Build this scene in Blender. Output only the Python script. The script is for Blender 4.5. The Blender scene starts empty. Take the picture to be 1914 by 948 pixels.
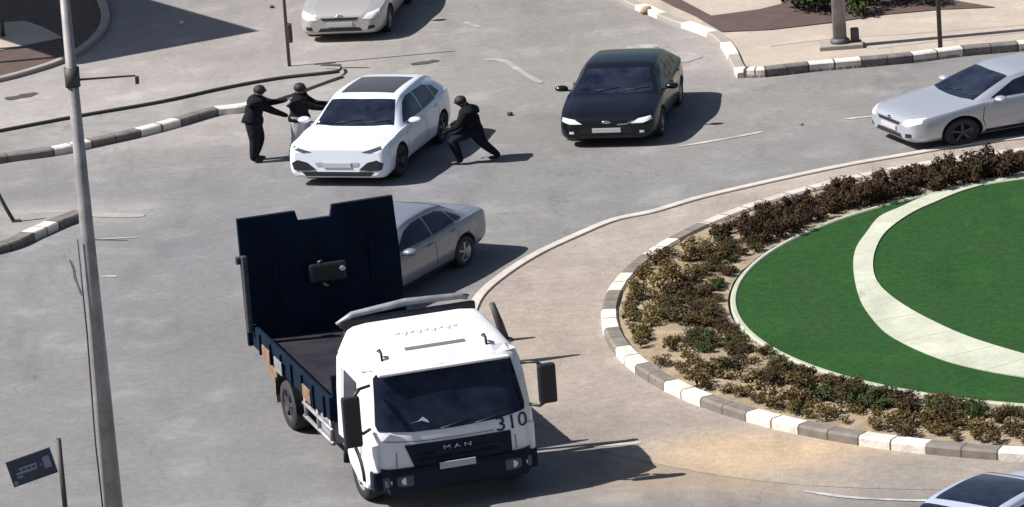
import bpy, bmesh, math, random
from mathutils import Vector, Matrix, noise
from mathutils.bvhtree import BVHTree
from mathutils.geometry import delaunay_2d_cdt
random.seed(7)
scene = bpy.context.scene
R = math.radians
# ------------------------------------------------------------------ camera
F_PX, CAM_H, PITCH, ROLL = 8911.0, 20.472, R(15), -0.07229
cam_d = bpy.data.cameras.new('camera'); cam = bpy.data.objects.new('camera', cam_d)
scene.collection.objects.link(cam); scene.camera = cam
cam_d.sensor_width = 36; cam_d.sensor_fit = 'HORIZONTAL'
cam_d.lens = 36 * F_PX / 1914
cam_d.clip_start = 1; cam_d.clip_end = 2000
cam.matrix_world = Matrix.Translation((0, 0, CAM_H)) @ Matrix.Rotation(math.pi/2 - PITCH, 4, 'X') @ Matrix.Rotation(ROLL, 4, 'Z')
# ------------------------------------------------------------------ light
SUN_EL, SHADOW_DIR = R(46), R(5)          # shadows fall towards +X
world = bpy.data.worlds.new('World'); scene.world = world; world.use_nodes = True
wn = world.node_tree; bg = wn.nodes['Background']
sky = wn.nodes.new('ShaderNodeTexSky'); sky.sky_type = 'NISHITA'; sky.sun_disc = False
sky.sun_elevation = SUN_EL; sky.sun_rotation = R(-95)
sky.dust_density = 1.5
wn.links.new(sky.outputs[0], bg.inputs[0]); bg.inputs[1].default_value = 0.05
sd = bpy.data.lights.new('sun', 'SUN'); sun = bpy.data.objects.new('sun', sd); scene.collection.objects.link(sun)
sd.energy = 5.0; sd.angle = R(0.5); sd.color = (1, .955, .9)
dirv = Vector((math.cos(SHADOW_DIR)*math.cos(SUN_EL), math.sin(SHADOW_DIR)*math.cos(SUN_EL), -math.sin(SUN_EL)))
sun.rotation_euler = dirv.to_track_quat('-Z', 'Y').to_euler()
scene.view_settings.view_transform = 'Standard'; scene.view_settings.look = 'None'
scene.view_settings.gamma = 1; scene.view_settings.use_curve_mapping = False
scene.view_settings.exposure = .78
KZ = 0.79     # heights in the place are low for their widths, as the photograph shows them

# ------------------------------------------------------------------ helpers
def G(px, py, z=0.0):
    """photo pixel (1914 wide) -> point on the plane at height z"""
    u, v = px-957, py-474
    c, s = math.cos(ROLL), math.sin(ROLL)
    u, v = c*u+s*v, -s*u+c*v
    zf = math.cos(PITCH)-v/F_PX*math.sin(PITCH); zd = math.sin(PITCH)+v/F_PX*math.cos(PITCH)
    t = (CAM_H-z)/zd
    return Vector((u/F_PX*t, zf*t, z))

def mat(name, col, rough=.6, metal=0, spec=.5, coat=0, noise_amt=0, noise_scale=5, bump=0, bump_scale=40, attr=None, alt=None, detail=6):
    m = bpy.data.materials.new(name); m.use_nodes = True
    nt = m.node_tree; b = nt.nodes['Principled BSDF']
    b.inputs['Base Color'].default_value = (*col, 1); b.inputs['Roughness'].default_value = rough
    b.inputs['Metallic'].default_value = metal; b.inputs['Specular IOR Level'].default_value = spec
    b.inputs['Coat Weight'].default_value = coat; b.inputs['Coat Roughness'].default_value = .05
    tc = nt.nodes.new('ShaderNodeTexCoord')
    src = None
    if attr:
        a = nt.nodes.new('ShaderNodeAttribute'); a.attribute_name = attr; src = a.outputs['Color']
    if noise_amt:
        n = nt.nodes.new('ShaderNodeTexNoise'); n.inputs['Scale'].default_value = noise_scale; n.inputs['Detail'].default_value = detail
        n.inputs['Roughness'].default_value = .65
        nt.links.new(tc.outputs['Object'], n.inputs['Vector'])
        mr = nt.nodes.new('ShaderNodeMapRange'); mr.inputs[1].default_value = .3; mr.inputs[2].default_value = .7
        nt.links.new(n.outputs['Fac'], mr.inputs[0])
        if alt:
            mx = nt.nodes.new('ShaderNodeMix'); mx.data_type = 'RGBA'
            nt.links.new(mr.outputs[0], mx.inputs['Factor'])
            mr.inputs[3].default_value = 0; mr.inputs[4].default_value = noise_amt
            mx.inputs['A'].default_value = (*col, 1); mx.inputs['B'].default_value = (*alt, 1)
            if src: nt.links.new(src, mx.inputs['A'])
            src = mx.outputs['Result']
        else:
            mr.inputs[3].default_value = 1-noise_amt; mr.inputs[4].default_value = 1+noise_amt
            mx = nt.nodes.new('ShaderNodeMix'); mx.data_type = 'RGBA'; mx.blend_type = 'MULTIPLY'
            mx.inputs['Factor'].default_value = 1
            mx.inputs['A'].default_value = (*col, 1)
            if src: nt.links.new(src, mx.inputs['A'])
            nt.links.new(mr.outputs[0], mx.inputs['B'])
            src = mx.outputs['Result']
    if src: nt.links.new(src, b.inputs['Base Color'])
    if bump:
        n2 = nt.nodes.new('ShaderNodeTexNoise'); n2.inputs['Scale'].default_value = bump_scale; n2.inputs['Detail'].default_value = 4
        nt.links.new(tc.outputs['Object'], n2.inputs['Vector'])
        bp = nt.nodes.new('ShaderNodeBump'); bp.inputs['Strength'].default_value = bump; bp.inputs['Distance'].default_value = .02
        nt.links.new(n2.outputs['Fac'], bp.inputs['Height']); nt.links.new(bp.outputs[0], b.inputs['Normal'])
    return m

M = {}
M['asphalt'] = mat('asphalt', (.16, .16, .165), .9, spec=.3, attr='tint', noise_amt=.10, noise_scale=.9, bump=.35, bump_scale=35, detail=10)
M['concrete'] = mat('concrete', (.21, .205, .20), .9, noise_amt=.14, noise_scale=1.6, bump=.3)
M['tan_paving'] = mat('tan_paving', (.245, .195, .155), .92, attr='tint', noise_amt=.13, noise_scale=1.2, bump=.35, bump_scale=20, detail=10)
M['cream_paving'] = mat('cream_paving', (.38, .32, .265), .92, noise_amt=.6, alt=(.27, .235, .205), noise_scale=.8, bump=.3, detail=8)
M['kerb_white'] = mat('kerb_white', (.70, .66, .60), .8, noise_amt=.9, alt=(.38, .34, .30), noise_scale=4.5, bump=.4, bump_scale=20, detail=10)
M['kerb_dark'] = mat('kerb_dark', (.09, .082, .08), .8, noise_amt=.9, alt=(.19, .17, .155), noise_scale=5, bump=.4, bump_scale=20, detail=10)
M['kerb_worn'] = mat('kerb_worn', (.20, .175, .15), .85, noise_amt=.9, alt=(.10, .09, .08), noise_scale=5, detail=9)
M['joint'] = mat('joint', (.07, .06, .055), .95)
M['kerb_plain'] = mat('kerb_plain', (.30, .27, .24), .85, noise_amt=.5, alt=(.18, .16, .15), noise_scale=2)
M['apron_edge'] = mat('apron_edge', (.50, .46, .42), .85, noise_amt=.7, alt=(.30, .27, .25), noise_scale=2.5)
M['soil_light'] = mat('soil_light', (.34, .27, .18), .95, noise_amt=.9, alt=(.13, .10, .065), noise_scale=3, bump=.8, bump_scale=12)
M['soil_dark'] = mat('soil_dark', (.085, .055, .045), .95, noise_amt=.8, alt=(.05, .03, .03), noise_scale=3, bump=.6, bump_scale=12)
M['lawn'] = mat('lawn', (.012, .058, .012), .95, spec=.15, noise_amt=.8, alt=(.022, .052, .014), noise_scale=.8, bump=.5, bump_scale=60, detail=10)
M['stone_edge'] = mat('stone_edge', (.36, .38, .30), .85, noise_amt=.5, alt=(.24, .27, .20), noise_scale=4)
M['path'] = mat('path', (.44, .45, .36), .85, noise_amt=.8, alt=(.33, .345, .28), noise_scale=1.5, bump=.2)
M['paint'] = mat('road_paint', (.50, .49, .47), .8, noise_amt=1.0, alt=(.18, .18, .18), noise_scale=3.5, detail=8)
M['paint_worn'] = mat('road_paint_worn', (.34, .325, .31), .85, noise_amt=1.0, alt=(.19, .185, .18), noise_scale=2.5, detail=10)
M['tar'] = mat('tar', (.045, .045, .05), .9, noise_amt=.3, noise_scale=4)
M['leaf_dark'] = mat('leaf_dark', (.040, .030, .010), .85, spec=.2, noise_amt=.5, alt=(.07, .05, .018), noise_scale=6)
M['leaf_olive'] = mat('leaf_olive', (.135, .092, .032), .85, spec=.2, noise_amt=.7, alt=(.08, .055, .018), noise_scale=5)
M['leaf_brown'] = mat('leaf_brown', (.035, .020, .012), .85, spec=.2, noise_amt=.6, alt=(.06, .035, .02), noise_scale=5)
M['leaf_pale'] = mat('leaf_pale', (.32, .26, .14), .85, spec=.2, noise_amt=.7, alt=(.15, .12, .06), noise_scale=5)
M['leaf_green'] = mat('leaf_green', (.035, .065, .015), .85, spec=.2, noise_amt=.6, alt=(.02, .035, .01), noise_scale=5)
M['bark'] = mat('bark', (.08, .06, .045), .9, noise_amt=.3)
M['black_plastic'] = mat('black_plastic', (.012, .012, .016), .5)
M['rubber'] = mat('rubber', (.018, .018, .021), .8)
M['rim'] = mat('rim', (.35, .36, .38), .35, metal=.8)
M['rim_dark'] = mat('rim_dark', (.06, .065, .075), .35, metal=.6)
M['glass'] = mat('glass_dark', (.003, .005, .015), .08, spec=.35, noise_amt=.9, alt=(.022, .027, .045), noise_scale=2.2, detail=3)  # paler blotches in the base colour stand for uneven reflections
M['glass_roof'] = mat('glass_roof', (.05, .04, .04), .15)
M['lamp_glass'] = mat('lamp_glass', (.65, .68, .72), .12, spec=.8)
M['plate'] = mat('plate', (.40, .41, .42), .5)
M['chrome'] = mat('chrome', (.6, .6, .62), .2, metal=1)
M['paint_white'] = mat('paint_white', (.66, .70, .78), .28, coat=.6)
M['paint_black'] = mat('paint_black', (.004, .005, .008), .25, spec=.3, coat=.25)
M['paint_silver'] = mat('paint_silver', (.42, .44, .50), .30, metal=.45, coat=.6)
M['paint_pearl'] = mat('paint_pearl', (.40, .385, .37), .30, metal=.3, coat=.5)
M['paint_grey'] = mat('paint_grey', (.16, .175, .22), .32, metal=.15, coat=.4)
M['paint_ice'] = mat('paint_ice', (.46, .50, .60), .30, metal=.3, coat=.6)
M['truck_white'] = mat('truck_white', (.76, .76, .78), .35, coat=.3, noise_amt=.4, alt=(.50, .49, .49), noise_scale=3.5, detail=10)
M['letter_grey'] = mat('letter_grey', (.22, .23, .27), .5)
M['truck_navy'] = mat('truck_navy', (.005, .009, .021), .55, spec=.2, noise_amt=.3, noise_scale=3)
M['bed_navy_shade'] = mat('bed_navy_shade', (.004, .011, .026), .8, spec=.12, noise_amt=.4, noise_scale=2)  # navy with the shade inside the bed put into its colour
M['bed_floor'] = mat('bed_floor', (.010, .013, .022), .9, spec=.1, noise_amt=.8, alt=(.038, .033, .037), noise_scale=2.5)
M['dark_steel'] = mat('dark_steel', (.03, .03, .04), .6, noise_amt=.4, noise_scale=5)
M['grey_steel'] = mat('grey_steel', (.26, .26, .28), .5, metal=.3, noise_amt=.4, noise_scale=4)
M['rust'] = mat('rust', (.13, .075, .045), .8, noise_amt=.8, alt=(.30, .20, .14), noise_scale=4)
M['galv'] = mat('galvanised', (.24, .23, .235), .55, metal=.2, noise_amt=.35, noise_scale=3)
M['post_dark'] = mat('post_dark', (.04, .035, .035), .6)
M['post_grey'] = mat('post_grey', (.075, .07, .075), .6)
M['sign_blue'] = mat('sign_blue', (.025, .035, .06), .5, noise_amt=.3, noise_scale=6)
M['sign_pale'] = mat('sign_pale', (.18, .22, .28), .5)
M['jacket'] = mat('jacket', (.008, .008, .011), .95, spec=.15, noise_amt=.3, noise_scale=8, bump=1, bump_scale=9)
M['trousers'] = mat('trousers', (.012, .012, .019), .95, spec=.15, noise_amt=.3, noise_scale=8, bump=1, bump_scale=9)
M['jeans_pale'] = mat('jeans_pale', (.25, .25, .28), .85, noise_amt=.3, noise_scale=8)
M['shoe'] = mat('shoe', (.012, .012, .014), .6)
M['glove'] = mat('glove', (.03, .024, .024), .8)
M['skin'] = mat('skin', (.13, .075, .055), .6)
M['hair'] = mat('hair', (.008, .007, .008), .7)
M['stone'] = mat('stone', (.45, .43, .40), .8, noise_amt=.3, noise_scale=5)
M['wall'] = mat('shadowcaster_panel', (.35, .33, .31), .8)

def road_detail(m, amt=.16, crack=.5):
    nt = m.node_tree; b = nt.nodes['Principled BSDF']; src = b.inputs['Base Color'].links[0].from_socket
    tc = nt.nodes.new('ShaderNodeTexCoord')
    def N(scale, det, a, bb, lo, hi, stretch=None):
        n = nt.nodes.new('ShaderNodeTexNoise'); n.inputs['Scale'].default_value = scale; n.inputs['Detail'].default_value = det
        v = tc.outputs['Object']
        if stretch:
            mp = nt.nodes.new('ShaderNodeMapping'); mp.inputs['Scale'].default_value = stretch; mp.inputs['Rotation'].default_value = (0, 0, R(25)); nt.links.new(v, mp.inputs[0]); v = mp.outputs[0]
        nt.links.new(v, n.inputs['Vector'])
        mr = nt.nodes.new('ShaderNodeMapRange'); mr.inputs[1].default_value = a; mr.inputs[2].default_value = bb; mr.inputs[3].default_value = lo; mr.inputs[4].default_value = hi
        nt.links.new(n.outputs['Fac'], mr.inputs[0]); return mr.outputs[0]
    facs = [N(38, 3, .3, .7, 1-amt, 1+amt), N(7, 4, .35, .65, 1-amt*.45, 1+amt*.45), N(1.3, 6, .55, .75, 1, .80, (1, .22, 1)), N(.9, 8, .56, .66, 1, 1.13)]
    # thin wandering cracks, only in patches
    dn = nt.nodes.new('ShaderNodeTexNoise'); dn.inputs['Scale'].default_value = 1.8; dn.inputs['Detail'].default_value = 6; nt.links.new(tc.outputs['Object'], dn.inputs['Vector'])
    ad = nt.nodes.new('ShaderNodeMix'); ad.data_type = 'RGBA'; ad.blend_type = 'ADD'; ad.inputs['Factor'].default_value = .9
    nt.links.new(tc.outputs['Object'], ad.inputs['A']); nt.links.new(dn.outputs['Color'], ad.inputs['B'])
    vo = nt.nodes.new('ShaderNodeTexVoronoi'); vo.feature = 'DISTANCE_TO_EDGE'; vo.inputs['Scale'].default_value = .34; nt.links.new(ad.outputs['Result'], vo.inputs['Vector'])
    cr = nt.nodes.new('ShaderNodeMapRange'); cr.inputs[1].default_value = .0; cr.inputs[2].default_value = .007; cr.inputs[3].default_value = 1-crack; cr.inputs[4].default_value = 1; nt.links.new(vo.outputs['Distance'], cr.inputs[0])
    mk = N(.22, 2, .50, .56, 0, 1)
    mxk = nt.nodes.new('ShaderNodeMix'); mxk.data_type = 'FLOAT'; mxk.inputs['A'].default_value = 1; nt.links.new(mk, mxk.inputs['Factor']); nt.links.new(cr.outputs[0], mxk.inputs['B'])
    facs.append(mxk.outputs['Result'])
    for f in facs:
        mx = nt.nodes.new('ShaderNodeMix'); mx.data_type = 'RGBA'; mx.blend_type = 'MULTIPLY'; mx.inputs['Factor'].default_value = 1
        nt.links.new(src, mx.inputs['A']); nt.links.new(f, mx.inputs['B']); src = mx.outputs['Result']
    nt.links.new(src, b.inputs['Base Color'])
road_detail(M['asphalt'], .15, .24); road_detail(M['tan_paving'], .18, .0); road_detail(M['cream_paving'], .12, .25); road_detail(M['concrete'], .12, .3); road_detail(M['path'], .10, .35); road_detail(M['lawn'], .30, 0)
def link(o, parent=None):
    scene.collection.objects.link(o)
    if parent is not None: o.parent = parent
    return o
def obj(name, bm, m, parent=None, smooth=False, auto=None):
    me = bpy.data.meshes.new(name)
    if isinstance(bm, bmesh.types.BMesh):
        bm.normal_update(); bm.to_mesh(me); bm.free()
    else: me = bm
    for mm in (m if isinstance(m, (list, tuple)) else [m]):
        me.materials.append(M[mm] if isinstance(mm, str) else mm)
    if smooth:
        for p in me.polygons: p.use_smooth = True
    o = bpy.data.objects.new(name, me); link(o, parent)
    return o
def thing(name, label, cat, loc=(0, 0, 0), rz=0, group=None, sz=1):
    o = bpy.data.objects.new(name, None); link(o)
    o.location = loc; o.rotation_euler = (0, 0, rz); o.scale = (1, 1, sz); o.empty_display_size = .3
    o['label'] = label; o['category'] = cat
    if group: o['group'] = group
    return o
def tag(o, label, cat, group=None):
    o['label'] = label; o['category'] = cat
    if group: o['group'] = group
    return o
def struct(name, bm, m, smooth=False, kind='structure'):
    o = obj(name, bm, m, None, smooth); o['kind'] = kind; return o

def add_box(bm, c, s, rot=None, bev=0, mi=0, taper=None):
    r = bmesh.ops.create_cube(bm, size=1)
    vs = r['verts']
    for v in vs:
        v.co = Vector((v.co.x*s[0], v.co.y*s[1], v.co.z*s[2]))
        if taper and v.co.z > 0: v.co.x *= taper; v.co.y *= taper
    fs = list({f for v in vs for f in v.link_faces})
    for f in fs: f.material_index = mi
    if bev:
        es = list({e for v in vs for e in v.link_edges})
        rr = bmesh.ops.bevel(bm, geom=es, offset=bev, segments=2, affect='EDGES', profile=.6)
        vs = list({v for f in rr['faces'] for v in f.verts} | {v for v in vs if v.is_valid})
        fs = list({f for v in vs for f in v.link_faces})
        for f in fs: f.material_index = mi; f.smooth = False
        vs = list({v for f in fs for v in f.verts})
    m4 = Matrix.Translation(c)
    if rot is not None: m4 = m4 @ rot.to_4x4()
    bmesh.ops.transform(bm, matrix=m4, verts=vs)
    return vs
def box(c, s, rot=None, bev=0, taper=None):
    bm = bmesh.new(); add_box(bm, c, s, rot, bev, 0, taper); return bm
def add_tube(bm, pts, radii, n=10, cap=True):
    pts = [Vector(p) for p in pts]
    if not isinstance(radii, (list, tuple)): radii = [radii]*len(pts)
    rings = []
    up = None
    for i, p in enumerate(pts):
        d = (pts[min(i+1, len(pts)-1)] - pts[max(i-1, 0)]).normalized()
        if up is None: up = Vector((1, 0, 0)) if abs(d.x) < .9 else Vector((0, 1, 0))
        a = d.cross(up).normalized(); b = d.cross(a).normalized(); up = -b if False else up
        rings.append([bm.verts.new(p + (a*math.cos(2*math.pi*k/n) + b*math.sin(2*math.pi*k/n))*radii[i]) for k in range(n)])
    for i in range(len(rings)-1):
        for k in range(n):
            f = bm.faces.new((rings[i][k], rings[i][(k+1) % n], rings[i+1][(k+1) % n], rings[i+1][k])); f.smooth = True
    if cap:
        bm.faces.new(rings[0][::-1]); bm.faces.new(rings[-1])
    bmesh.ops.recalc_face_normals(bm, faces=bm.faces)
def tube(pts, radii, n=10):
    bm = bmesh.new(); add_tube(bm, pts, radii, n); return bm
def crom(keys, x):
    """monotone-ish cubic through (x, value...) keys"""
    n = len(keys)
    if x <= keys[0][0]: return keys[0][1:]
    if x >= keys[-1][0]: return keys[-1][1:]
    i = max(k for k in range(n-1) if keys[k][0] <= x)
    x0, x1 = keys[i][0], keys[i+1][0]; h = x1-x0; t = (x-x0)/h
    out = []
    for j in range(1, len(keys[0])):
        p0, p1 = keys[i][j], keys[i+1][j]; s = (p1-p0)/h
        sl = (keys[i][j]-keys[i-1][j])/(keys[i][0]-keys[i-1][0]) if i > 0 else s
        sr = (keys[i+2][j]-keys[i+1][j])/(keys[i+2][0]-keys[i+1][0]) if i < n-2 else s
        m0 = 0 if sl*s <= 0 else 2*sl*s/(sl+s); m1 = 0 if sr*s <= 0 else 2*sr*s/(sr+s)
        if i == 0: m0 = s
        if i == n-2: m1 = s
        t2, t3 = t*t, t*t*t
        out.append((2*t3-3*t2+1)*p0 + (t3-2*t2+t)*h*m0 + (-2*t3+3*t2)*p1 + (t3-t2)*h*m1)
    return out
def spline(pts, n, closed=False):
    """Catmull-Rom through 2-D/3-D points, n samples per segment"""
    P = [Vector(p) for p in pts]; out = []; N = len(P)
    for i in range(N if closed else N-1):
        if closed: p0, p1, p2, p3 = P[(i-1) % N], P[i], P[(i+1) % N], P[(i+2) % N]
        else: p0, p1, p2, p3 = P[max(i-1, 0)], P[i], P[i+1], P[min(i+2, N-1)]
        for k in range(n):
            t = k/n
            out.append(.5*((2*p1) + (-p0+p2)*t + (2*p0-5*p1+4*p2-p3)*t*t + (-p0+3*p1-3*p2+p3)*t**3))
    if not closed: out.append(P[-1])
    return out
def flat_poly(pts, z, inner=()):
    """triangulated flat sheet from a ground outline"""
    me_v, me_e, f = [], [], []
    p2 = [Vector((p[0], p[1])) for p in pts]
    n = len(p2)
    r = delaunay_2d_cdt(p2 + list(inner), [(i, (i+1) % n) for i in range(n)], [], 1, 1e-5)
    bm = bmesh.new(); vs = [bm.verts.new((v.x, v.y, z)) for v in r[0]]
    for fc in r[2]:
        ff = bm.faces.new([vs[i] for i in fc])
        ff.normal_update()
        if ff.normal.z < 0: ff.normal_flip()
    return bm
def inpoly(p, poly):
    c = False; n = len(poly)
    for i in range(n):
        a, b = poly[i], poly[(i+1) % n]
        if (a[1] > p[1]) != (b[1] > p[1]) and p[0] < (b[0]-a[0])*(p[1]-a[1])/(b[1]-a[1])+a[0]: c = not c
    return c
def slab(pts, z0, z1):
    bm = flat_poly(pts, z1)
    be = [e for e in bm.edges if e.is_boundary]
    r = bmesh.ops.extrude_edge_only(bm, edges=be)
    for v in [g for g in r['geom'] if isinstance(g, bmesh.types.BMVert)]: v.co.z = z0
    bmesh.ops.recalc_face_normals(bm, faces=bm.faces)
    return bm
def ribbon(line, width, z0, z1, closed=False, mats_fn=None, bev=.015, side=0):
    """a kerb: rounded bar of given width following a ground line"""
    P = [Vector((p[0], p[1])) for p in line]; N = len(P)
    bm = bmesh.new(); rings = []
    acc = 0; accs = [0]
    for i in range(N):
        a = P[(i-1) % N] if (closed or i > 0) else P[i]; b = P[(i+1) % N] if (closed or i < N-1) else P[i]
        d = (b-a).normalized(); nn = Vector((-d.y, d.x))
        o = nn*(side*width/2)
        L, Rr = P[i]+o-nn*width/2, P[i]+o+nn*width/2
        L2, R2 = P[i]+o-nn*(width/2-bev), P[i]+o+nn*(width/2-bev)
        rings.append([bm.verts.new((L.x, L.y, z0)), bm.verts.new((L.x, L.y, z1-bev)), bm.verts.new((L2.x, L2.y, z1)),
                      bm.verts.new((R2.x, R2.y, z1)), bm.verts.new((Rr.x, Rr.y, z1-bev)), bm.verts.new((Rr.x, Rr.y, z0))])
        if i: acc += (P[i]-P[i-1]).length; accs.append(acc)
    for i in range(N if closed else N-1):
        j = (i+1) % N
        mi = mats_fn(accs[i]) if mats_fn else 0
        for k in range(5):
            f = bm.faces.new((rings[i][k], rings[j][k], rings[j][k+1], rings[i][k+1])); f.material_index = mi
    if not closed:
        bm.faces.new(rings[0]); bm.faces.new(rings[-1][::-1])
    bmesh.ops.recalc_face_normals(bm, faces=bm.faces)
    return bm
def dense(line, step):
    out = []
    for a, b in zip(line[:-1], line[1:]):
        a, b = Vector(a[:2]), Vector(b[:2]); n = max(1, int((b-a).length/step))
        out += [a.lerp(b, k/n) for k in range(n)]
    out.append(Vector(line[-1][:2])); return out
def gl(pts, z=0): return [G(x, y, z) for x, y in pts]

# ------------------------------------------------------------------ ground: one sheet, denser where the photograph looks
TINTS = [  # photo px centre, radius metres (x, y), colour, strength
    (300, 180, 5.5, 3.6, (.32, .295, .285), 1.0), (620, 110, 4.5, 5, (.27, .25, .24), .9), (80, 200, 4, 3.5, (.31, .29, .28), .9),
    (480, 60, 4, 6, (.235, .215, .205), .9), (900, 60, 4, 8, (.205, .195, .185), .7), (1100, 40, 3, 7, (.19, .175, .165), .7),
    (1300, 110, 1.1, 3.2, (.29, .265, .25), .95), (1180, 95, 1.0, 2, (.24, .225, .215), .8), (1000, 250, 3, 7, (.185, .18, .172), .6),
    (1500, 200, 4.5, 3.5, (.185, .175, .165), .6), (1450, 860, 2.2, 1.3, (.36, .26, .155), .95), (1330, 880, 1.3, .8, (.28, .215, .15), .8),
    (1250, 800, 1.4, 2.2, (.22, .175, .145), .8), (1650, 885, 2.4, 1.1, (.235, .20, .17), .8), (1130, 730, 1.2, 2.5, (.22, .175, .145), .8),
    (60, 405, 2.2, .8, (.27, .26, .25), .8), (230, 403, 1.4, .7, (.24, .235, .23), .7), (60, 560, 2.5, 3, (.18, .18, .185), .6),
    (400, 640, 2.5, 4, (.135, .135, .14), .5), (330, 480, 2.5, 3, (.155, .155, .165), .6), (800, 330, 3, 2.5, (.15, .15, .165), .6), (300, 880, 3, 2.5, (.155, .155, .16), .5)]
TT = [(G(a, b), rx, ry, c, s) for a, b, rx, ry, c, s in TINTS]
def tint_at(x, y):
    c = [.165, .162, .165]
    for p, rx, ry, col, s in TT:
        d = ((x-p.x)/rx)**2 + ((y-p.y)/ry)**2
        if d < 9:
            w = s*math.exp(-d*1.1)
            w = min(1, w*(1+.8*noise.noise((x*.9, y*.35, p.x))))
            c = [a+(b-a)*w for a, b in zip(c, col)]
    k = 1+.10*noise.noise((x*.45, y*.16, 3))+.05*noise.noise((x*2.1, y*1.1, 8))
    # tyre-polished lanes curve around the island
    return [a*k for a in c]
xs = [-900, -300, -120, -50, -25] + [-15+.22*i for i in range(137)] + [25, 50, 120, 300, 900]
ys = [-200, 0, 30, 45] + [54+.3*i for i in range(170)] + [115, 140, 200, 400, 1200]
gbm = bmesh.new(); col = gbm.loops.layers.color.new('tint') if False else None
gv = [[gbm.verts.new((x, y, 0)) for x in xs] for y in ys]
for j in range(len(ys)-1):
    for i in range(len(xs)-1): gbm.faces.new((gv[j][i], gv[j][i+1], gv[j+1][i+1], gv[j+1][i]))
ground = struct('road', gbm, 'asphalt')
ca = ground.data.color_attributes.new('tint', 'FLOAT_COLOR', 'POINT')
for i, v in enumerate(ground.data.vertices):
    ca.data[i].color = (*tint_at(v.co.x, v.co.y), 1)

# ------------------------------------------------------------------ roundabout
C0 = Vector((10.35, 71.569)); R_KERB, R_LAWN = 9.02, 6.92
def arc(c, r, a0, a1, n): return [Vector((c.x+r*math.cos(a0+(a1-a0)*k/n), c.y+r*math.sin(a0+(a1-a0)*k/n))) for k in range(n+1)]
apron_px = [(1990, 250), (1913, 259), (1810, 271), (1700, 290), (1589, 309), (1442, 340), (1309, 371), (1221, 397), (1147, 413), (1074, 443), (1000, 478),
            (935, 520), (893, 560), (878, 610), (885, 670), (925, 735), (1000, 790), (1110, 838), (1250, 872), (1400, 897), (1550, 910), (1750, 916), (2000, 912)]
ap = spline([p.to_2d() for p in gl(apron_px)], 8)
apron_line = [p.copy() for p in ap]
far = arc(C0, R_KERB+1.2, R(-60), R(60), 24)
ring_out = ap + [Vector((p.x, p.y)) for p in far]
rp = [(p.x, p.y) for p in ring_out]
inn = [Vector((C0.x+r_*math.cos(a*math.pi/120), C0.y+r_*math.sin(a*math.pi/120))) for r_ in (8.6, 9.0, 9.3, 9.6, 9.9, 10.2, 10.5, 10.8, 11.1, 11.4, 11.8, 12.2) for a in range(60, 220)]
apron = struct('apron', flat_poly(ring_out, .005, [v for v in inn if inpoly(v, rp)]), 'tan_paving')
ca = apron.data.color_attributes.new('tint', 'FLOAT_COLOR', 'POINT')
AT = [(G(a, b), rx, ry, c, s_) for a, b, rx, ry, c, s_ in ((1450, 855, 1.5, 1.0, (.42, .31, .19), 1.0), (1340, 838, .9, .8, (.36, .27, .18), .9), (1700, 890, 2.0, 1.0, (.20, .18, .16), .9), (1100, 800, 1.2, 1.2, (.19, .165, .15), .8),
      (1500, 330, 3.5, 1.2, (.31, .27, .24), .8), (1200, 430, 1.5, 2, (.27, .24, .215), .7), (1000, 640, 1.0, 2.5, (.27, .222, .19), .8))]
for i, v in enumerate(apron.data.vertices):
    c = [.25, .212, .187]
    for p, rx, ry, col, s_ in AT:
        d = ((v.co.x-p.x)/rx)**2+((v.co.y-p.y)/ry)**2; w = min(1, s_*math.exp(-d)*(1+.8*noise.noise((v.co.x*1.5, v.co.y*.7, 4)))) if d < 9 else 0
        c = [a+(b-a)*w for a, b in zip(c, col)]
    ca.data[i].color = (*c, 1)
# worn pale edge stone of the apron (upper run only shows)
ne = 8*13
struct('apron_kerb', ribbon(dense(apron_line[:ne], .3), .17, -.02, .035, bev=.01), 'apron_edge')
circ = arc(C0, R_KERB-.12, 0, 2*math.pi, 1800)[:-1]
def kerb_pat(s):
    a = math.degrees(s/(R_KERB-.12))
    if (s+.13) % .53 < .03: return 3
    if 62 < a < 143: return 2
    return 0 if int((s+.13)/1.06) % 2 == 0 else 1
struct('kerb_ring', ribbon(circ, .27, -.02, .15, True, kerb_pat, bev=.035), ['kerb_white', 'kerb_worn', 'apron_edge', 'joint'])
bed = bmesh.new()
prof = [(R_KERB-.23, .10), (R_KERB-.6, .12), (R_KERB-1.2, .15), (R_LAWN+.12, .14)]
rr = []
for r_, z_ in prof:
    rr.append([bed.verts.new((C0.x+r_*math.cos(a*math.pi/90), C0.y+r_*math.sin(a*math.pi/90), z_+.03*noise.noise((r_*3, a*.7, 1)))) for a in range(180)])
for i in range(len(rr)-1):
    for k in range(180): bed.faces.new((rr[i][k], rr[i][(k+1) % 180], rr[i+1][(k+1) % 180], rr[i+1][k]))
struct('planting_bed', bed, 'soil_light', True)
struct('lawn_edging', ribbon(arc(C0, R_LAWN+.03, 0, 2*math.pi, 200)[:-1], .10, .0, .17, True, bev=.02), 'stone_edge')
lw = bmesh.new(); prev = None
cen = lw.verts.new((C0.x, C0.y, .16))
for r_ in (1, 2, 3, 4, 5, 6, R_LAWN-.02):
    ring = [lw.verts.new((C0.x+r_*math.cos(a*math.pi/60), C0.y+r_*math.sin(a*math.pi/60), .145)) for a in range(120)]
    for k in range(120):
        if prev is None: lw.faces.new((cen, ring[k], ring[(k+1) % 120]))
        else: lw.faces.new((prev[k], ring[k], ring[(k+1) % 120], prev[(k+1) % 120]))
    prev = ring
struct('lawn', lw, 'lawn')
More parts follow.
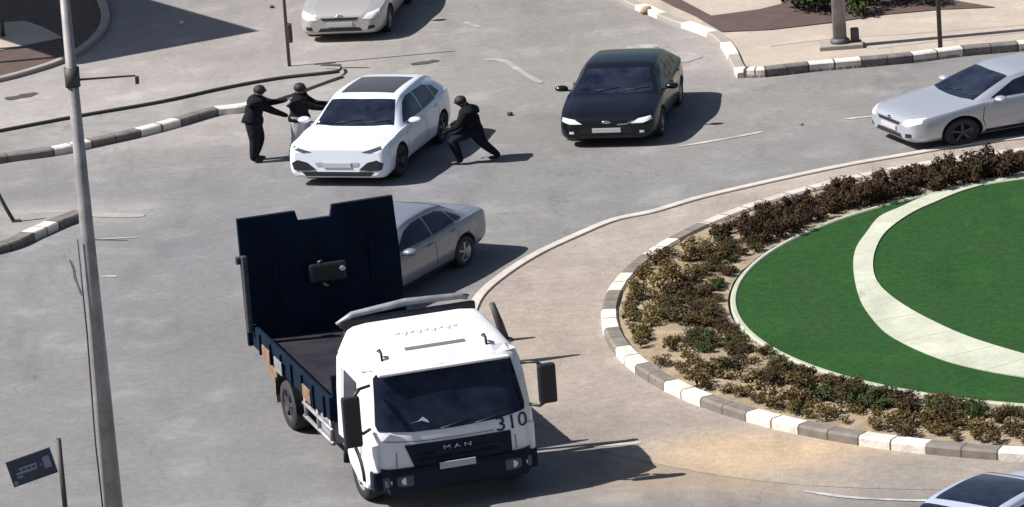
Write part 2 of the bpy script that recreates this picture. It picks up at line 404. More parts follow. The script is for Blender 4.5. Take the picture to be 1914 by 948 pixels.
# curved white path inside the lawn: band between two circles
po_px = [(1913, 320), (1810, 342), (1736, 364), (1685, 386), (1644, 405), (1620, 434), (1600, 464), (1595, 500), (1605, 552), (1626, 589), (1663, 626), (1736, 662), (1810, 685), (1913, 704), (2010, 712)]
pi_px = [(1913, 327), (1810, 353), (1751, 376), (1700, 400), (1655, 434), (1635, 471), (1633, 508), (1648, 537), (1685, 567), (1736, 596), (1810, 629), (1913, 661), (2010, 684)]
po_ = spline([p.to_2d() for p in gl([(2010, 303)] + po_px, .16)], 6); pi_ = spline([p.to_2d() for p in gl([(2010, 309)] + pi_px, .16)], 6)
struct('path', slab(po_ + pi_[::-1], .13, .165), 'path')

for k in range(8, 80, 6):
    a_, b_ = po_[min(k+6, len(po_)-1)], pi_[min(k, len(pi_)-1)]
    b_ = min(pi_, key=lambda q: (q-a_).length)
    struct('path_joint', ribbon([a_, a_.lerp(b_, .5), b_], .02, .15, .1665, bev=.004), 'kerb_plain')
# ------------------------------------------------------------------ left kerb, island and pavements
kl = [(-120, 325), (0, 303), (95, 290), (165, 275), (255, 255), (330, 235), (400, 215), (460, 207), (540, 182), (600, 160), (640, 146)]
kerb_line = spline([p.to_2d() for p in gl(kl)], 8)
back = [(-120, 272), (0, 250), (150, 222), (300, 196), (420, 170), (520, 152), (600, 143), (632, 139)]
back_line = spline([p.to_2d() for p in gl(back)], 8)
def blocks(line, brk, first):
    """paint pattern with block ends at the given places along a kerb"""
    acc = [0]
    for a, b in zip(line[:-1], line[1:]): acc.append(acc[-1]+(b-a).length)
    cut = []
    for q in brk:
        w = G(*q).to_2d(); i = min(range(len(line)), key=lambda k: (line[k]-w).length); cut.append(acc[i])
    def f(s):
        n = sum(1 for c in cut if s >= c)
        lo = cut[n-1] if n else 0; hi = cut[n] if n < len(cut) else lo+2
        if s-lo < .03 or abs(s-(lo+hi)/2) < .015: return 2
        return first if n % 2 == 0 else 1-first
    return f
def pat_left(s): return 2 if (s+.15) % .5 < .03 else 1 if int((s+.15)/1.0) % 2 == 0 else 0
struct('pavement', slab(kerb_line + back_line[::-1], -.01, .055), 'concrete')
struct('kerb', ribbon(dense(kerb_line[:8*7+3], .03), .26, -.02, .14, False, blocks(dense(kerb_line[:8*7+3], .03), [(-70, 318), (95, 290), (165, 275), (255, 255), (330, 235), (400, 215)], 0), bev=.025), ['kerb_white', 'kerb_dark', 'joint'])
# thin dark rail along the far edge of the pavement with its looped end
rail = thing('low_rail', 'long thin dark rail along the far edge of the left pavement', 'rail')
rl = [G(x, y, .09) for x, y in [(-120, 266)]+[(x_, y_-6) for x_, y_ in back[1:]]]
rl = [p for p in spline(rl, 6)]
obj('rail_bar', tube(rl, .032, 8), 'post_dark', rail)
lp = [G(632, 133, .09), G(638, 128, .09), G(636, 122, .09), G(600, 121, .09)]
obj('rail_loop', tube(lp, .025, 8), 'post_dark', rail)
for q in (4, 12, 20, 28, 36, len(rl)-1):
    p = rl[min(q, len(rl)-1)]; obj('rail_foot', tube([(p.x, p.y, .0), (p.x, p.y, .09)], .035, 6), 'post_dark', rail)
# lower left corner pavement with its kerb
k2 = [(-150, 500), (0, 470), (60, 445), (105, 425), (150, 408)]
k2l = spline([p.to_2d() for p in gl(k2)], 8)
k2b = [(150, 398), (80, 402), (0, 404), (-150, 420)]
struct('corner_pavement', slab(k2l + [p.to_2d() for p in gl(k2b)], -.01, .05), 'concrete')
def pat2(s): return 2 if (s+.75) % .475 < .03 else 1 if int((s+.75)/.95) % 2 == 0 else 0
struct('corner_kerb', ribbon(dense(k2l, .03), .30, -.02, .14, False, blocks(dense(k2l, .03), [(-50, 482), (52, 450), (95, 429)], 0), bev=.025), ['kerb_white', 'kerb_dark', 'joint'])
# upper left bed, pavement, kerb
k3 = [(-100, 172), (0, 152), (66, 134), (112, 118), (150, 98), (186, 66), (198, 36), (190, 6), (170, -30)]
k3l = spline([p.to_2d() for p in gl(k3)], 8)
struct('bed_soil', slab(k3l + [p.to_2d() for p in gl([(-100, -30)])], -.01, .05), 'soil_dark')
struct('bed_kerb', ribbon(dense(k3l, .2), .18, -.02, .09, bev=.02), 'kerb_plain')
struct('bed_pavement', slab([p.to_2d() for p in gl([(-100, 56), (0, 48), (48, 45), (84, 58), (118, 76), (60, 88), (0, 100), (-100, 120)])], .04, .07), 'cream_paving')
# upper right: pavement, soil bed, kerb
k4 = [(1390, 146), (1430, 145), (1510, 136), (1610, 127), (1705, 118), (1800, 106), (1914, 96), (2050, 82)]
k4l = spline([p.to_2d() for p in gl(k4)], 8)
k4c = [(1140, -20), (1180, 10), (1215, 24), (1262, 44), (1310, 60), (1345, 76), (1366, 100), (1378, 126), (1390, 146)]
k4cl = spline([p.to_2d() for p in gl(k4c)], 6)
struct('right_pavement', slab(k4cl[:-1] + k4l + [p.to_2d() for p in gl([(2050, -40)])], -.01, .055), 'cream_paving')
soil_px = [(1225, 0), (1260, 18), (1300, 36), (1350, 66), (1440, 62), (1560, 48), (1650, 34), (1760, 24), (1860, 20), (1800, 10), (1690, -10), (1470, -10), (1460, 14), (1420, 24), (1330, 36), (1300, 20), (1262, 0)]
struct('right_bed_soil', slab([p.to_2d() for p in gl(soil_px)], .03, .075), 'soil_dark')
def pat4(s): return 1 if s < .35 else (0 if s < .0 else (1 if (.4 < s < 1.25) else (0 if int((s-1.25)/1.03) % 2 == 0 else 1)))
struct('right_kerb', ribbon(dense(k4l, .03), .26, -.02, .17, False, blocks(dense(k4l, .03), [(1430, 145), (1510, 136), (1610, 127), (1705, 118), (1800, 106), (1900, 97)], 0), bev=.025, side=1), ['kerb_white', 'kerb_dark', 'joint'])
struct('right_corner_kerb', ribbon(dense(k4cl, .06), .24, -.02, .11, False, lambda s: 0 if int(s/1.1) % 2 == 0 else 2, bev=.025), ['kerb_white', 'kerb_dark', 'kerb_plain'])
# joints running along the pavement
for a_ in ([(1440, 92), (1560, 78), (1740, 66), (1914, 52)], [(1640, 96), (1760, 82), (1914, 66)]):
    struct('paving_joint', ribbon(spline([p.to_2d() for p in gl(a_)], 6), .07, .04, .062, bev=.005), 'kerb_plain')

# ------------------------------------------------------------------ painted marks and stains
def mark(name, pts, w, m='paint', z=.009):
    L = dense(spline([p.to_2d() for p in gl(pts)], 4), .15); N = len(L)
    bm = bmesh.new(); a = []
    for i, p in enumerate(L):
        d = (L[min(i+1, N-1)]-L[max(i-1, 0)]).normalized(); n_ = Vector((-d.y, d.x))
        k = w/2*(.8+.45*noise.noise((i*.5, w*9, pts[0][0])))
        if i in (0, N-1): k *= .55
        a.append((bm.verts.new((p.x-n_.x*k, p.y-n_.y*k, z)), bm.verts.new((p.x+n_.x*k, p.y+n_.y*k, z))))
    for i in range(N-1): 
        f = bm.faces.new((a[i][0], a[i+1][0], a[i+1][1], a[i][1])); f.normal_update()
        if f.normal.z < 0: f.normal_flip()
    return struct(name, bm, m)
mark('lane_marking', [(1265, 275), (1345, 262), (1425, 247)], .13)
mark('lane_marking', [(1580, 223), (1640, 217)], .12)
mark('lane_marking', [(1503, 919), (1580, 930), (1660, 935), (1740, 937)], .10, z=.012)
mark('lane_marking', [(1110, 836), (1200, 828)], .13, z=.012)
mark('lane_marking', [(905, 112), (940, 114), (980, 138), (1012, 156)], .18, 'paint_worn')
mark('lane_marking', [(870, 42), (895, 52)], .2, 'paint_worn')
mark('lane_marking', [(188, 517), (219, 517)], .10)
mark('lane_marking', [(40, 402), (120, 398), (200, 403), (270, 404)], .35, 'paint_worn')
mark('lane_marking', [(180, 448), (260, 444)], .10, 'paint_worn')
mark('lane_marking', [(1170, 92), (1230, 86)], .5, 'paint_worn')
mark('lane_marking', [(1245, 105), (1300, 112)], 1.0, 'paint_worn')
mark('tar_patch', [(10, 186), (40, 181), (68, 174)], .35, 'tar')
mark('tar_patch', [(768, 121), (800, 117), (818, 113)], .25, 'tar')
mark('tar_patch', [(130, 486), (138, 505), (140, 520), (153, 553)], .05, 'tar')
mark('tar_patch', [(640, 127), (690, 127)], .08, 'tar')
mark('tar_patch', [(150, 448), (240, 450)], .05, 'tar')

# ------------------------------------------------------------------ generic car
def bake(o):
    """apply modifiers, keep materials"""
    dg = bpy.context.evaluated_depsgraph_get(); dg.update()
    me = bpy.data.meshes.new_from_object(o.evaluated_get(dg))
    o.modifiers.clear(); o.data = me
    return o
def panel(bvh, poly, axis, sign, off=.004, res=.06, thick=.0):
    """a skin piece lying on the body: poly in the two other axes, cast along axis"""
    n = len(poly); P = []; E = []
    for i in range(n):
        a, b = Vector(poly[i]), Vector(poly[(i+1) % n]); k = max(1, int((b-a).length/res))
        P += [a.lerp(b, j/k) for j in range(k)]
    nb = len(P); E = [(i, (i+1) % nb) for i in range(nb)]
    x0, x1 = min(p[0] for p in poly), max(p[0] for p in poly); y0, y1 = min(p[1] for p in poly), max(p[1] for p in poly)
    pb = [(p.x, p.y) for p in P]
    x = x0+res/2
    while x < x1:
        y = y0+res/2
        while y < y1:
            if inpoly((x, y), pb) and min((Vector((x, y))-q).length for q in P[:nb]) > res*.4: P.append(Vector((x, y)))
            y += res
        x += res
    r = delaunay_2d_cdt(P, E, [], 1, 1e-5)
    bm = bmesh.new(); vs = []
    for v in r[0]:
        if axis == 'x': o, d = Vector((sign*9, v.x, v.y)), Vector((-sign, 0, 0))
        elif axis == 'y': o, d = Vector((v.x, sign*9, v.y)), Vector((0, -sign, 0))
        else: o, d = Vector((v.x, v.y, sign*9)), Vector((0, 0, -sign))
        h, nm, _, _ = bvh.ray_cast(o, d)
        if h is None: vs.append(None); continue
        if nm.dot(d) > 0: nm = -nm
        vs.append(bm.verts.new(h + (nm*.6 - d*.4).normalized()*off))
    for f in r[2]:
        q = [vs[i] for i in f]
        if None in q: continue
        ff = bm.faces.new(q); ff.smooth = True; ff.normal_update()
        dd = Vector((sign if axis == 'x' else 0, sign if axis == 'y' else 0, sign if axis == 'z' else 0))
        if ff.normal.dot(dd) < 0: ff.normal_flip()
    return bm
def strip(pts, w):
    """2-D outline of a thin line"""
    P = [Vector(p) for p in pts]; a, b = [], []
    for i, p in enumerate(P):
        d = (P[min(i+1, len(P)-1)]-P[max(i-1, 0)]).normalized(); n = Vector((-d.y, d.x))*w/2
        a.append(p+n); b.append(p-n)
    return [tuple(p) for p in a + b[::-1]]
def lathe(prof, n=28, axis='y'):
    bm = bmesh.new(); rings = []
    for r_, y in prof: rings.append([bm.verts.new((r_*math.cos(2*math.pi*k/n), y, r_*math.sin(2*math.pi*k/n))) for k in range(n)])
    for i in range(len(rings)-1):
        for k in range(n):
            f = bm.faces.new((rings[i][k], rings[i][(k+1) % n], rings[i+1][(k+1) % n], rings[i+1][k])); f.smooth = True
    return bm, rings
def wheel(parent, x, y, r, w, rim='rim', steer=0):
    s = 1 if y > 0 else -1
    root, rg = lathe([(r*.64, -w/2), (r*.93, -w/2), (r*.99, -w*.36), (r, 0), (r*.99, w*.36), (r*.93, w/2), (r*.64, w/2), (r*.62, 0), (r*.64, -w/2)])
    bmesh.ops.recalc_face_normals(root, faces=root.faces)
    t = obj('wheel', root, 'rubber', parent); t.location = (x, y-s*w/2, r); t.rotation_euler = (0, 0, steer)
    bm, rg = lathe([(r*.65, s*w*.44), (r*.60, s*w*.46), (r*.57, s*w*.2), (r*.15, s*w*.15)])
    bm.faces.new(rg[-1])
    for k in range(5):
        a = 2*math.pi*k/5+.3
        add_box(bm, (math.cos(a)*r*.34, s*w*.38, math.sin(a)*r*.34), (r*.58, .03, r*.14), Matrix.Rotation(-a, 3, 'Y'))
    add_box(bm, (0, s*w*.40, 0), (r*.24, .04, r*.24), bev=.01)
    bmesh.ops.recalc_face_normals(bm, faces=bm.faces)
    obj('rim', bm, rim, t)
    return t

def make_car(name, label, cat, loc, rz, paint, c, group=None):
    root = thing(name, label, cat, loc, rz, group, KZ)
    root.scale = (c.get('sx', 1), c.get('sy', 1), KZ*c.get('sz', 1))
    L = c['L']; keys = c['keys']   # (s, ztop, zshoulder, halfw, roofhalf, zbottom), s from the nose back
    S = []
    s = 0
    while s < L-1e-4:
        S.append(s); s += .02 if (s < .3 or s > L-.35) else .055
    S.append(L)
    bm = bmesh.new(); rings = []
    for s in S:
        zt, zs, w, rh, zb = crom(keys, s); h = zt-zs
        half = [(0, zb), (w*.78, zb), (w*.93, zb+.05), (w*.985, zb+.18*(zs-zb)+.03), (w, zb+.5*(zs-zb)), (w*.985, zb+.82*(zs-zb)), (w*.955, zs-.012),
                (w*.955+(rh-w*.955)*.12-.01, zs+.10*h), (w*.955+(rh-w*.955)*.62, zs+.56*h), (rh, zt-.16*h-.004), (rh*.90, zt-.055*h), (rh*.55, zt-.012*h), (0, zt)]
        pts = spline([(a, b, 0) for a, b in half], 4)
        ring = [bm.verts.new((L/2-s, p.x, p.y)) for p in pts]
        ring += [bm.verts.new((L/2-s, -p.x, p.y)) for p in pts[-2:0:-1]]
        rings.append(ring)
    n = len(rings[0])
    for i in range(len(rings)-1):
        for k in range(n):
            f = bm.faces.new((rings[i][k], rings[i][(k+1) % n], rings[i+1][(k+1) % n], rings[i+1][k])); f.smooth = True
    for rg, fl in ((rings[0], False), (rings[-1], True)):
        f = bm.faces.new(rg if not fl else rg[::-1]); f.smooth = False
    bmesh.ops.recalc_face_normals(bm, faces=bm.faces)
    bvh = BVHTree.FromBMesh(bm)
    body = obj('body', bm, [paint, 'black_plastic'], root)
    wr, fx, rx = c['wr'], L/2-c['fa'], L/2-c['ra']; W = c['W']/2
    for x in (fx, rx):
        cb, rg = lathe([(wr+.055, -3), (wr+.055, 3)], 32); cb.faces.new(rg[0]); cb.faces.new(rg[1])
        bmesh.ops.recalc_face_normals(cb, faces=cb.faces)
        for side in (1, -1):
            c2 = cb.copy()
            for v in c2.verts: v.co = Vector((v.co.x+x, side*(W-.13) + v.co.y*.06, v.co.z+wr+.01))
            bmesh.ops.recalc_face_normals(c2, faces=c2.faces)
            for f in c2.faces: f.material_index = 1
            co = obj('cutter', c2, [paint, 'black_plastic'], root)
            md = body.modifiers.new('b', 'BOOLEAN'); md.operation = 'DIFFERENCE'; md.solver = 'EXACT'; md.object = co
            bake(body); bpy.data.objects.remove(co)
        cb.free()
        for side in (1, -1): wheel(root, x, side*(W-.02), wr, .21, c.get('rim', 'rim'), c.get('steer', 0) if x == fx else 0)
    X = lambda s: L/2-s
    def P(name, poly, axis, sign, m, off=.004, parent=root, res=.06):
        b = panel(bvh, poly, axis, sign, off, res)
        if len(b.faces) == 0: b.free(); return None
        return obj(name, b, m, parent)
    # windscreen, rear window, sunroof (seen from above)
    w0, w1, hw0, hw1 = c['ws']
    P('windscreen', [(X(w0), -hw0*.93), (X(w0-.07), -hw0*.5), (X(w0-.09), 0), (X(w0-.07), hw0*.5), (X(w0), hw0*.93), (X(w1), hw1), (X(w1-.03), 0), (X(w1), -hw1)], 'z', 1, 'glass')
    r0, r1, a0, a1 = c['rw']
    P('rear_window', [(X(r0), -a0), (X(r0), a0), (X(r1), a1), (X(r1), -a1)], 'z', 1, 'glass')
    if 'sunroof' in c:
        q0, q1, qa = c['sunroof']; P('sunroof', [(X(q0), -qa), (X(q0), qa), (X(q1), qa), (X(q1), -qa)], 'z', 1, c.get('sunroof_mat', 'glass_roof'))
    for sd_ in (1, -1):
        for wpoly in c['side_windows']:
            P('side_window', [(X(a), b) for a, b in wpoly], 'y', sd_, 'glass', .006)
        for ln in c['seams']: P('door_seam', strip([(X(a), b) for a, b in ln], .014), 'y', sd_, 'black_plastic', .003, res=.12)
        for (hx, hz) in c['handles']:
            y = crom(keys, hx)[2]
            obj('door_handle', box((X(hx), sd_*(y*.99+.005), hz), (.18, .035, .025), bev=.008), paint, root)
        P('sill', [(X(c['fa']+wr+.1), .24), (X(c['ra']-wr-.1), .24), (X(c['ra']-wr-.1), .31), (X(c['fa']+wr+.1), .31)], 'y', sd_, 'black_plastic', .006)
        # mirror
        mx, mz = c['mirror']; y = crom(keys, mx)[2]
        mb = bmesh.new(); bmesh.ops.create_uvsphere(mb, u_segments=14, v_segments=8, radius=1)
        for v in mb.verts: v.co = Vector((X(mx)+v.co.x*.085+(-.03 if v.co.x < 0 else 0), sd_*(y+.10)+v.co.y*.125, mz+v.co.z*.075))
        for f in mb.faces: f.smooth = True
        mo = obj('mirror', mb, c.get('mirror_mat', paint), root)
        obj('mirror_foot', box((X(mx), sd_*(y-.0), mz-.05), (.07, .14, .03), bev=.008), 'black_plastic', mo)
        for nm, polys, mm in c['front']:
            for poly in polys: P(nm, [(sd_*a, b) for a, b in poly], 'x', 1, mm, .006, res=.04)
        for poly in c['tail']: P('tail_light', [(sd_*a, b) for a, b in poly], 'x', -1, 'tail', .006, res=.05)
    for nm, poly, mm in c['front_mid']: P(nm, poly, 'x', 1, mm, .008, res=.05)
    # plates: a real flat plate standing on the bumper
    for sgn, zz in ((1, c['plate_z']), (-1, c.get('rplate_z', .75))):
        h = bvh.ray_cast(Vector((sgn*9, 0, zz)), Vector((-sgn, 0, 0)))[0]
        if h: obj('number_plate', box((h.x+sgn*.012, 0, zz), (.02, .52, .11), bev=.004), 'plate', root)
    # wipers
    for yy in (-.35, .2):
        a = bvh.ray_cast(Vector((X(w0+.01), yy, 9)), Vector((0, 0, -1)))[0]; b = bvh.ray_cast(Vector((X(w0+.10), yy+.45, 9)), Vector((0, 0, -1)))[0]
        if a and b: obj('wiper', tube([a+Vector((0, 0, .02)), b+Vector((0, 0, .02))], .009, 5), 'black_plastic', root)
    # underbody
    obj('underbody', box((0, 0, .24), (L-.5, c['W']-.5, .12)), 'black_plastic', root)
    if 'badge' in c:
        bz = c['badge']; h = bvh.ray_cast(Vector((9, 0, bz)), Vector((-1, 0, 0)))[0]
        bb = bmesh.new(); bmesh.ops.create_uvsphere(bb, u_segments=16, v_segments=8, radius=1)
        for v in bb.verts: v.co = Vector((h.x+v.co.x*.012, v.co.y*.085, bz+v.co.z*.045))
        obj('badge', bb, 'chrome', root, True)
    return root
M['tail'] = mat('tail_light', (.25, .01, .01), .2)

SUV = dict(L=4.62, W=1.90, wr=.36, fa=.92, ra=3.66, rim='rim_dark',
    keys=[(0, .84, .78, .80, .5, .26), (.03, .92, .84, .87, .55, .22), (.10, .98, .90, .915, .6, .19), (.25, 1.02, .94, .94, .62, .18), (.6, 1.04, .96, .94, .64, .2), (1.12, 1.09, 1.01, .945, .70, .2),
          (1.30, 1.17, 1.01, .947, .73, .2), (1.85, 1.52, 1.03, .95, .66, .2), (2.15, 1.61, 1.04, .95, .66, .2), (2.7, 1.635, 1.06, .95, .65, .2), (3.4, 1.62, 1.08, .95, .62, .2), (3.9, 1.56, 1.10, .94, .60, .22),
          (4.3, 1.34, 1.12, .90, .62, .25), (4.45, 1.10, 1.04, .86, .62, .28), (4.57, .98, .92, .79, .55, .32), (4.62, .85, .8, .70, .5, .36)],
    ws=(1.20, 1.88, .80, .60), rw=(3.98, 4.28, .56, .62), sunroof=(2.12, 3.45, .50),
    side_windows=[[(1.45, 1.08), (1.95, 1.43), (2.2, 1.50), (2.55, 1.50), (2.55, 1.08)], [(2.61, 1.08), (2.61, 1.50), (3.3, 1.47), (3.45, 1.42), (3.45, 1.12)], [(3.5, 1.14), (3.5, 1.41), (3.72, 1.34), (3.85, 1.18)]],
    seams=[[(1.38, 1.05), (1.34, .6), (1.40, .3)], [(2.58, 1.06), (2.58, .3)], [(3.48, 1.1), (3.42, .75), (3.28, .45)]], handles=[(2.42, .93), (3.3, .97)], mirror=(1.52, 1.12),
    front=[('headlight', [[(.46, .80), (.80, .92), (.84, .86), (.62, .78)]], 'lamp_dark'), ('air_intake', [[(.40, .40), (.56, .56), (.74, .62), (.86, .54), (.82, .39), (.60, .36)]], 'black_plastic'),
           ('fog_trim', [[(.40, .385), (.78, .37), (.78, .35), (.40, .36)]], 'chrome')],
    front_mid=[('lower_grille', [(-.60, .25), (.60, .25), (.68, .35), (-.68, .35)], 'black_plastic'), ('grille_bar', [(-.38, .47), (.38, .47), (.42, .56), (-.42, .56)], 'grille_grey')],
    tail=[[(.3, .93), (.8, .93), (.8, .86), (.3, .86)]], plate_z=.50, rplate_z=.66)
M['lamp_dark'] = mat('lamp_dark', (.06, .07, .09), .15); M['grille_grey'] = mat('grille_grey', (.32, .34, .40), .4)
SEDAN = dict(L=4.60, W=1.78, wr=.325, fa=.92, ra=3.60, rim='rim',
    keys=[(0, .62, .56, .60, .45, .30), (.03, .70, .63, .68, .5, .24), (.12, .77, .70, .77, .55, .2), (.3, .83, .77, .84, .6, .18), (.7, .90, .84, .875, .62, .18), (1.15, .97, .91, .885, .66, .18),
          (1.35, 1.06, .93, .887, .69, .18), (1.95, 1.38, .95, .89, .60, .18), (2.25, 1.45, .96, .89, .60, .18), (2.75, 1.47, .97, .89, .59, .18), (3.3, 1.41, .98, .885, .57, .2), (3.85, 1.12, .99, .87, .60, .22),
          (4.0, 1.06, .99, .86, .62, .24), (4.35, 1.03, .97, .82, .60, .27), (4.54, .98, .9, .76, .55, .3), (4.60, .84, .78, .68, .5, .34)],
    ws=(1.22, 1.96, .75, .56), rw=(3.33, 3.82, .53, .60),
    side_windows=[[(1.5, .99), (2.02, 1.28), (2.3, 1.35), (2.6, 1.36), (2.6, 1.0)], [(2.66, 1.0), (2.66, 1.36), (3.1, 1.33), (3.3, 1.27), (3.4, 1.03)], [(3.45, 1.03), (3.38, 1.24), (3.62, 1.10), (3.68, 1.04)]],
    seams=[[(1.36, .97), (1.30, .55), (1.38, .28)], [(2.63, .98), (2.63, .28)], [(3.43, 1.0), (3.38, .7), (3.22, .42)]], handles=[(2.46, .86), (3.28, .89)], mirror=(1.58, 1.0),
    front=[('headlight', [[(.46, .60), (.56, .72), (.78, .78), (.80, .66), (.64, .58)]], 'lamp_glass'), ('fog_light', [[(.56, .32), (.70, .34), (.70, .42), (.58, .42)]], 'black_plastic')],
    front_mid=[('grille', [(-.34, .57), (.34, .57), (.40, .64), (-.40, .64)], 'black_plastic'), ('lower_grille', [(-.46, .29), (.46, .29), (.40, .38), (-.40, .38)], 'black_plastic')],
    tail=[[(.45, .80), (.76, .82), (.76, .95), (.5, .93)]], plate_z=.47, rplate_z=.7, badge=.665)
HATCH = dict(SUV); HATCH.update(L=4.45, W=1.84, wr=.34, ra=3.55, rim='rim',
    keys=[(0, .60, .54, .66, .5, .28), (.03, .68, .62, .74, .55, .23), (.10, .75, .70, .81, .6, .2), (.25, .84, .78, .87, .62, .18), (.6, .94, .86, .905, .64, .18), (1.12, 1.03, .94, .915, .70, .18),
          (1.30, 1.11, .96, .917, .73, .18), (1.95, 1.44, .98, .92, .62, .18), (2.25, 1.52, .99, .92, .62, .18), (2.7, 1.54, 1.0, .92, .61, .18), (3.4, 1.49, 1.03, .92, .58, .2), (3.85, 1.38, 1.04, .91, .56, .22),
          (4.15, 1.20, 1.04, .88, .60, .25), (4.3, 1.05, .98, .84, .60, .28), (4.40, .93, .86, .78, .55, .32), (4.45, .8, .76, .70, .5, .36)],
    ws=(1.20, 1.95, .78, .57), rw=(3.9, 4.14, .54, .58), mirror=(1.55, 1.06),
    side_windows=[[(1.5, 1.03), (2.02, 1.33), (2.3, 1.41), (2.55, 1.42), (2.55, 1.03)], [(2.61, 1.03), (2.61, 1.42), (3.2, 1.38), (3.4, 1.32), (3.4, 1.06)], [(3.45, 1.08), (3.45, 1.31), (3.62, 1.26), (3.75, 1.12)]],
    front=[('headlight', [[(.44, .60), (.58, .70), (.80, .74), (.82, .66), (.66, .60)]], 'lamp_glass'), ('fog_light', [[(.60, .36), (.68, .36), (.68, .42), (.60, .42)]], 'lamp_glass')],
    front_mid=[('grille', [(-.50, .36), (.50, .36), (.44, .54), (-.44, .54)], 'grille_black'), ('grille_trim', strip([(.20, .575), (.36, .585), (.50, .66)], .03), 'chrome'), ('lower_grille', [(-.46, .25), (.46, .25), (.5, .31), (-.5, .31)], 'black_plastic')],
    plate_z=.44, rplate_z=.62, badge=.63); HATCH.pop('sunroof'); HATCH['sx'] = .90
HATCH['keys'] = [tuple(k[:4]) + (k[4]+(.05 if k[0] > 1.9 else 0),) + tuple(k[5:]) for k in HATCH['keys']]; HATCH['sz'] = .94; SUV['sx'] = .88; SUV['sy'] = 1.0; SUV['sz'] = 1.0
M['grille_black'] = mat('grille_black', (.006, .006, .008), .4)

def place(px, py, heading, c, ref='front'):
    """px,py: where the middle of the front bumper meets the ground in the photo"""
    p = G(px, py); a = R(heading)
    off = -c['L']*c.get('sx', 1)/2 if ref == 'front' else 0
    return (p.x+math.cos(a)*off, p.y+math.sin(a)*off, .004), a
l, a = place(634, 350, -108, SUV)
make_car('white_suv', 'white SUV with dark panoramic roof, hemmed in by three people in dark clothes', 'SUV', l, a, 'paint_white', SUV)
l, a = place(1136, 277, -101, HATCH)
make_car('black_car', 'black hatchback with bright headlights waiting beside the top corner kerb', 'car', l, a, 'paint_black', HATCH)
cor = dict(SEDAN); cor['rim'] = 'rim_dark'; cor['sx'] = cor['sy'] = 1.06; cor['sz'] = .97
l, a = place(1664, 271, -158, cor)
make_car('silver_sedan', 'silver sedan entering from the right edge beside the painted kerb', 'car', l, a, 'paint_silver', cor)
gr = dict(SEDAN)
l, a = place(582, 603, -119, gr)
make_car('grey_sedan', 'dark grey sedan half hidden behind the truck bed', 'car', l, a, 'paint_grey', gr)
l, a = place(638, 80, -99, SEDAN)
make_car('pale_sedan', 'pale champagne car cut off by the top edge, hood and bumper showing', 'car', l, a, 'paint_pearl', SEDAN)
ice = dict(SEDAN); ice['sunroof'] = (2.08, 3.2, .47); ice['sunroof_mat'] = 'glass'
l, a = place(1640, 1186, -130, ice)
make_car('ice_blue_sedan', 'pale blue-white car with dark glass roof, cut off at the bottom right corner', 'car', l, a, 'paint_ice', ice)

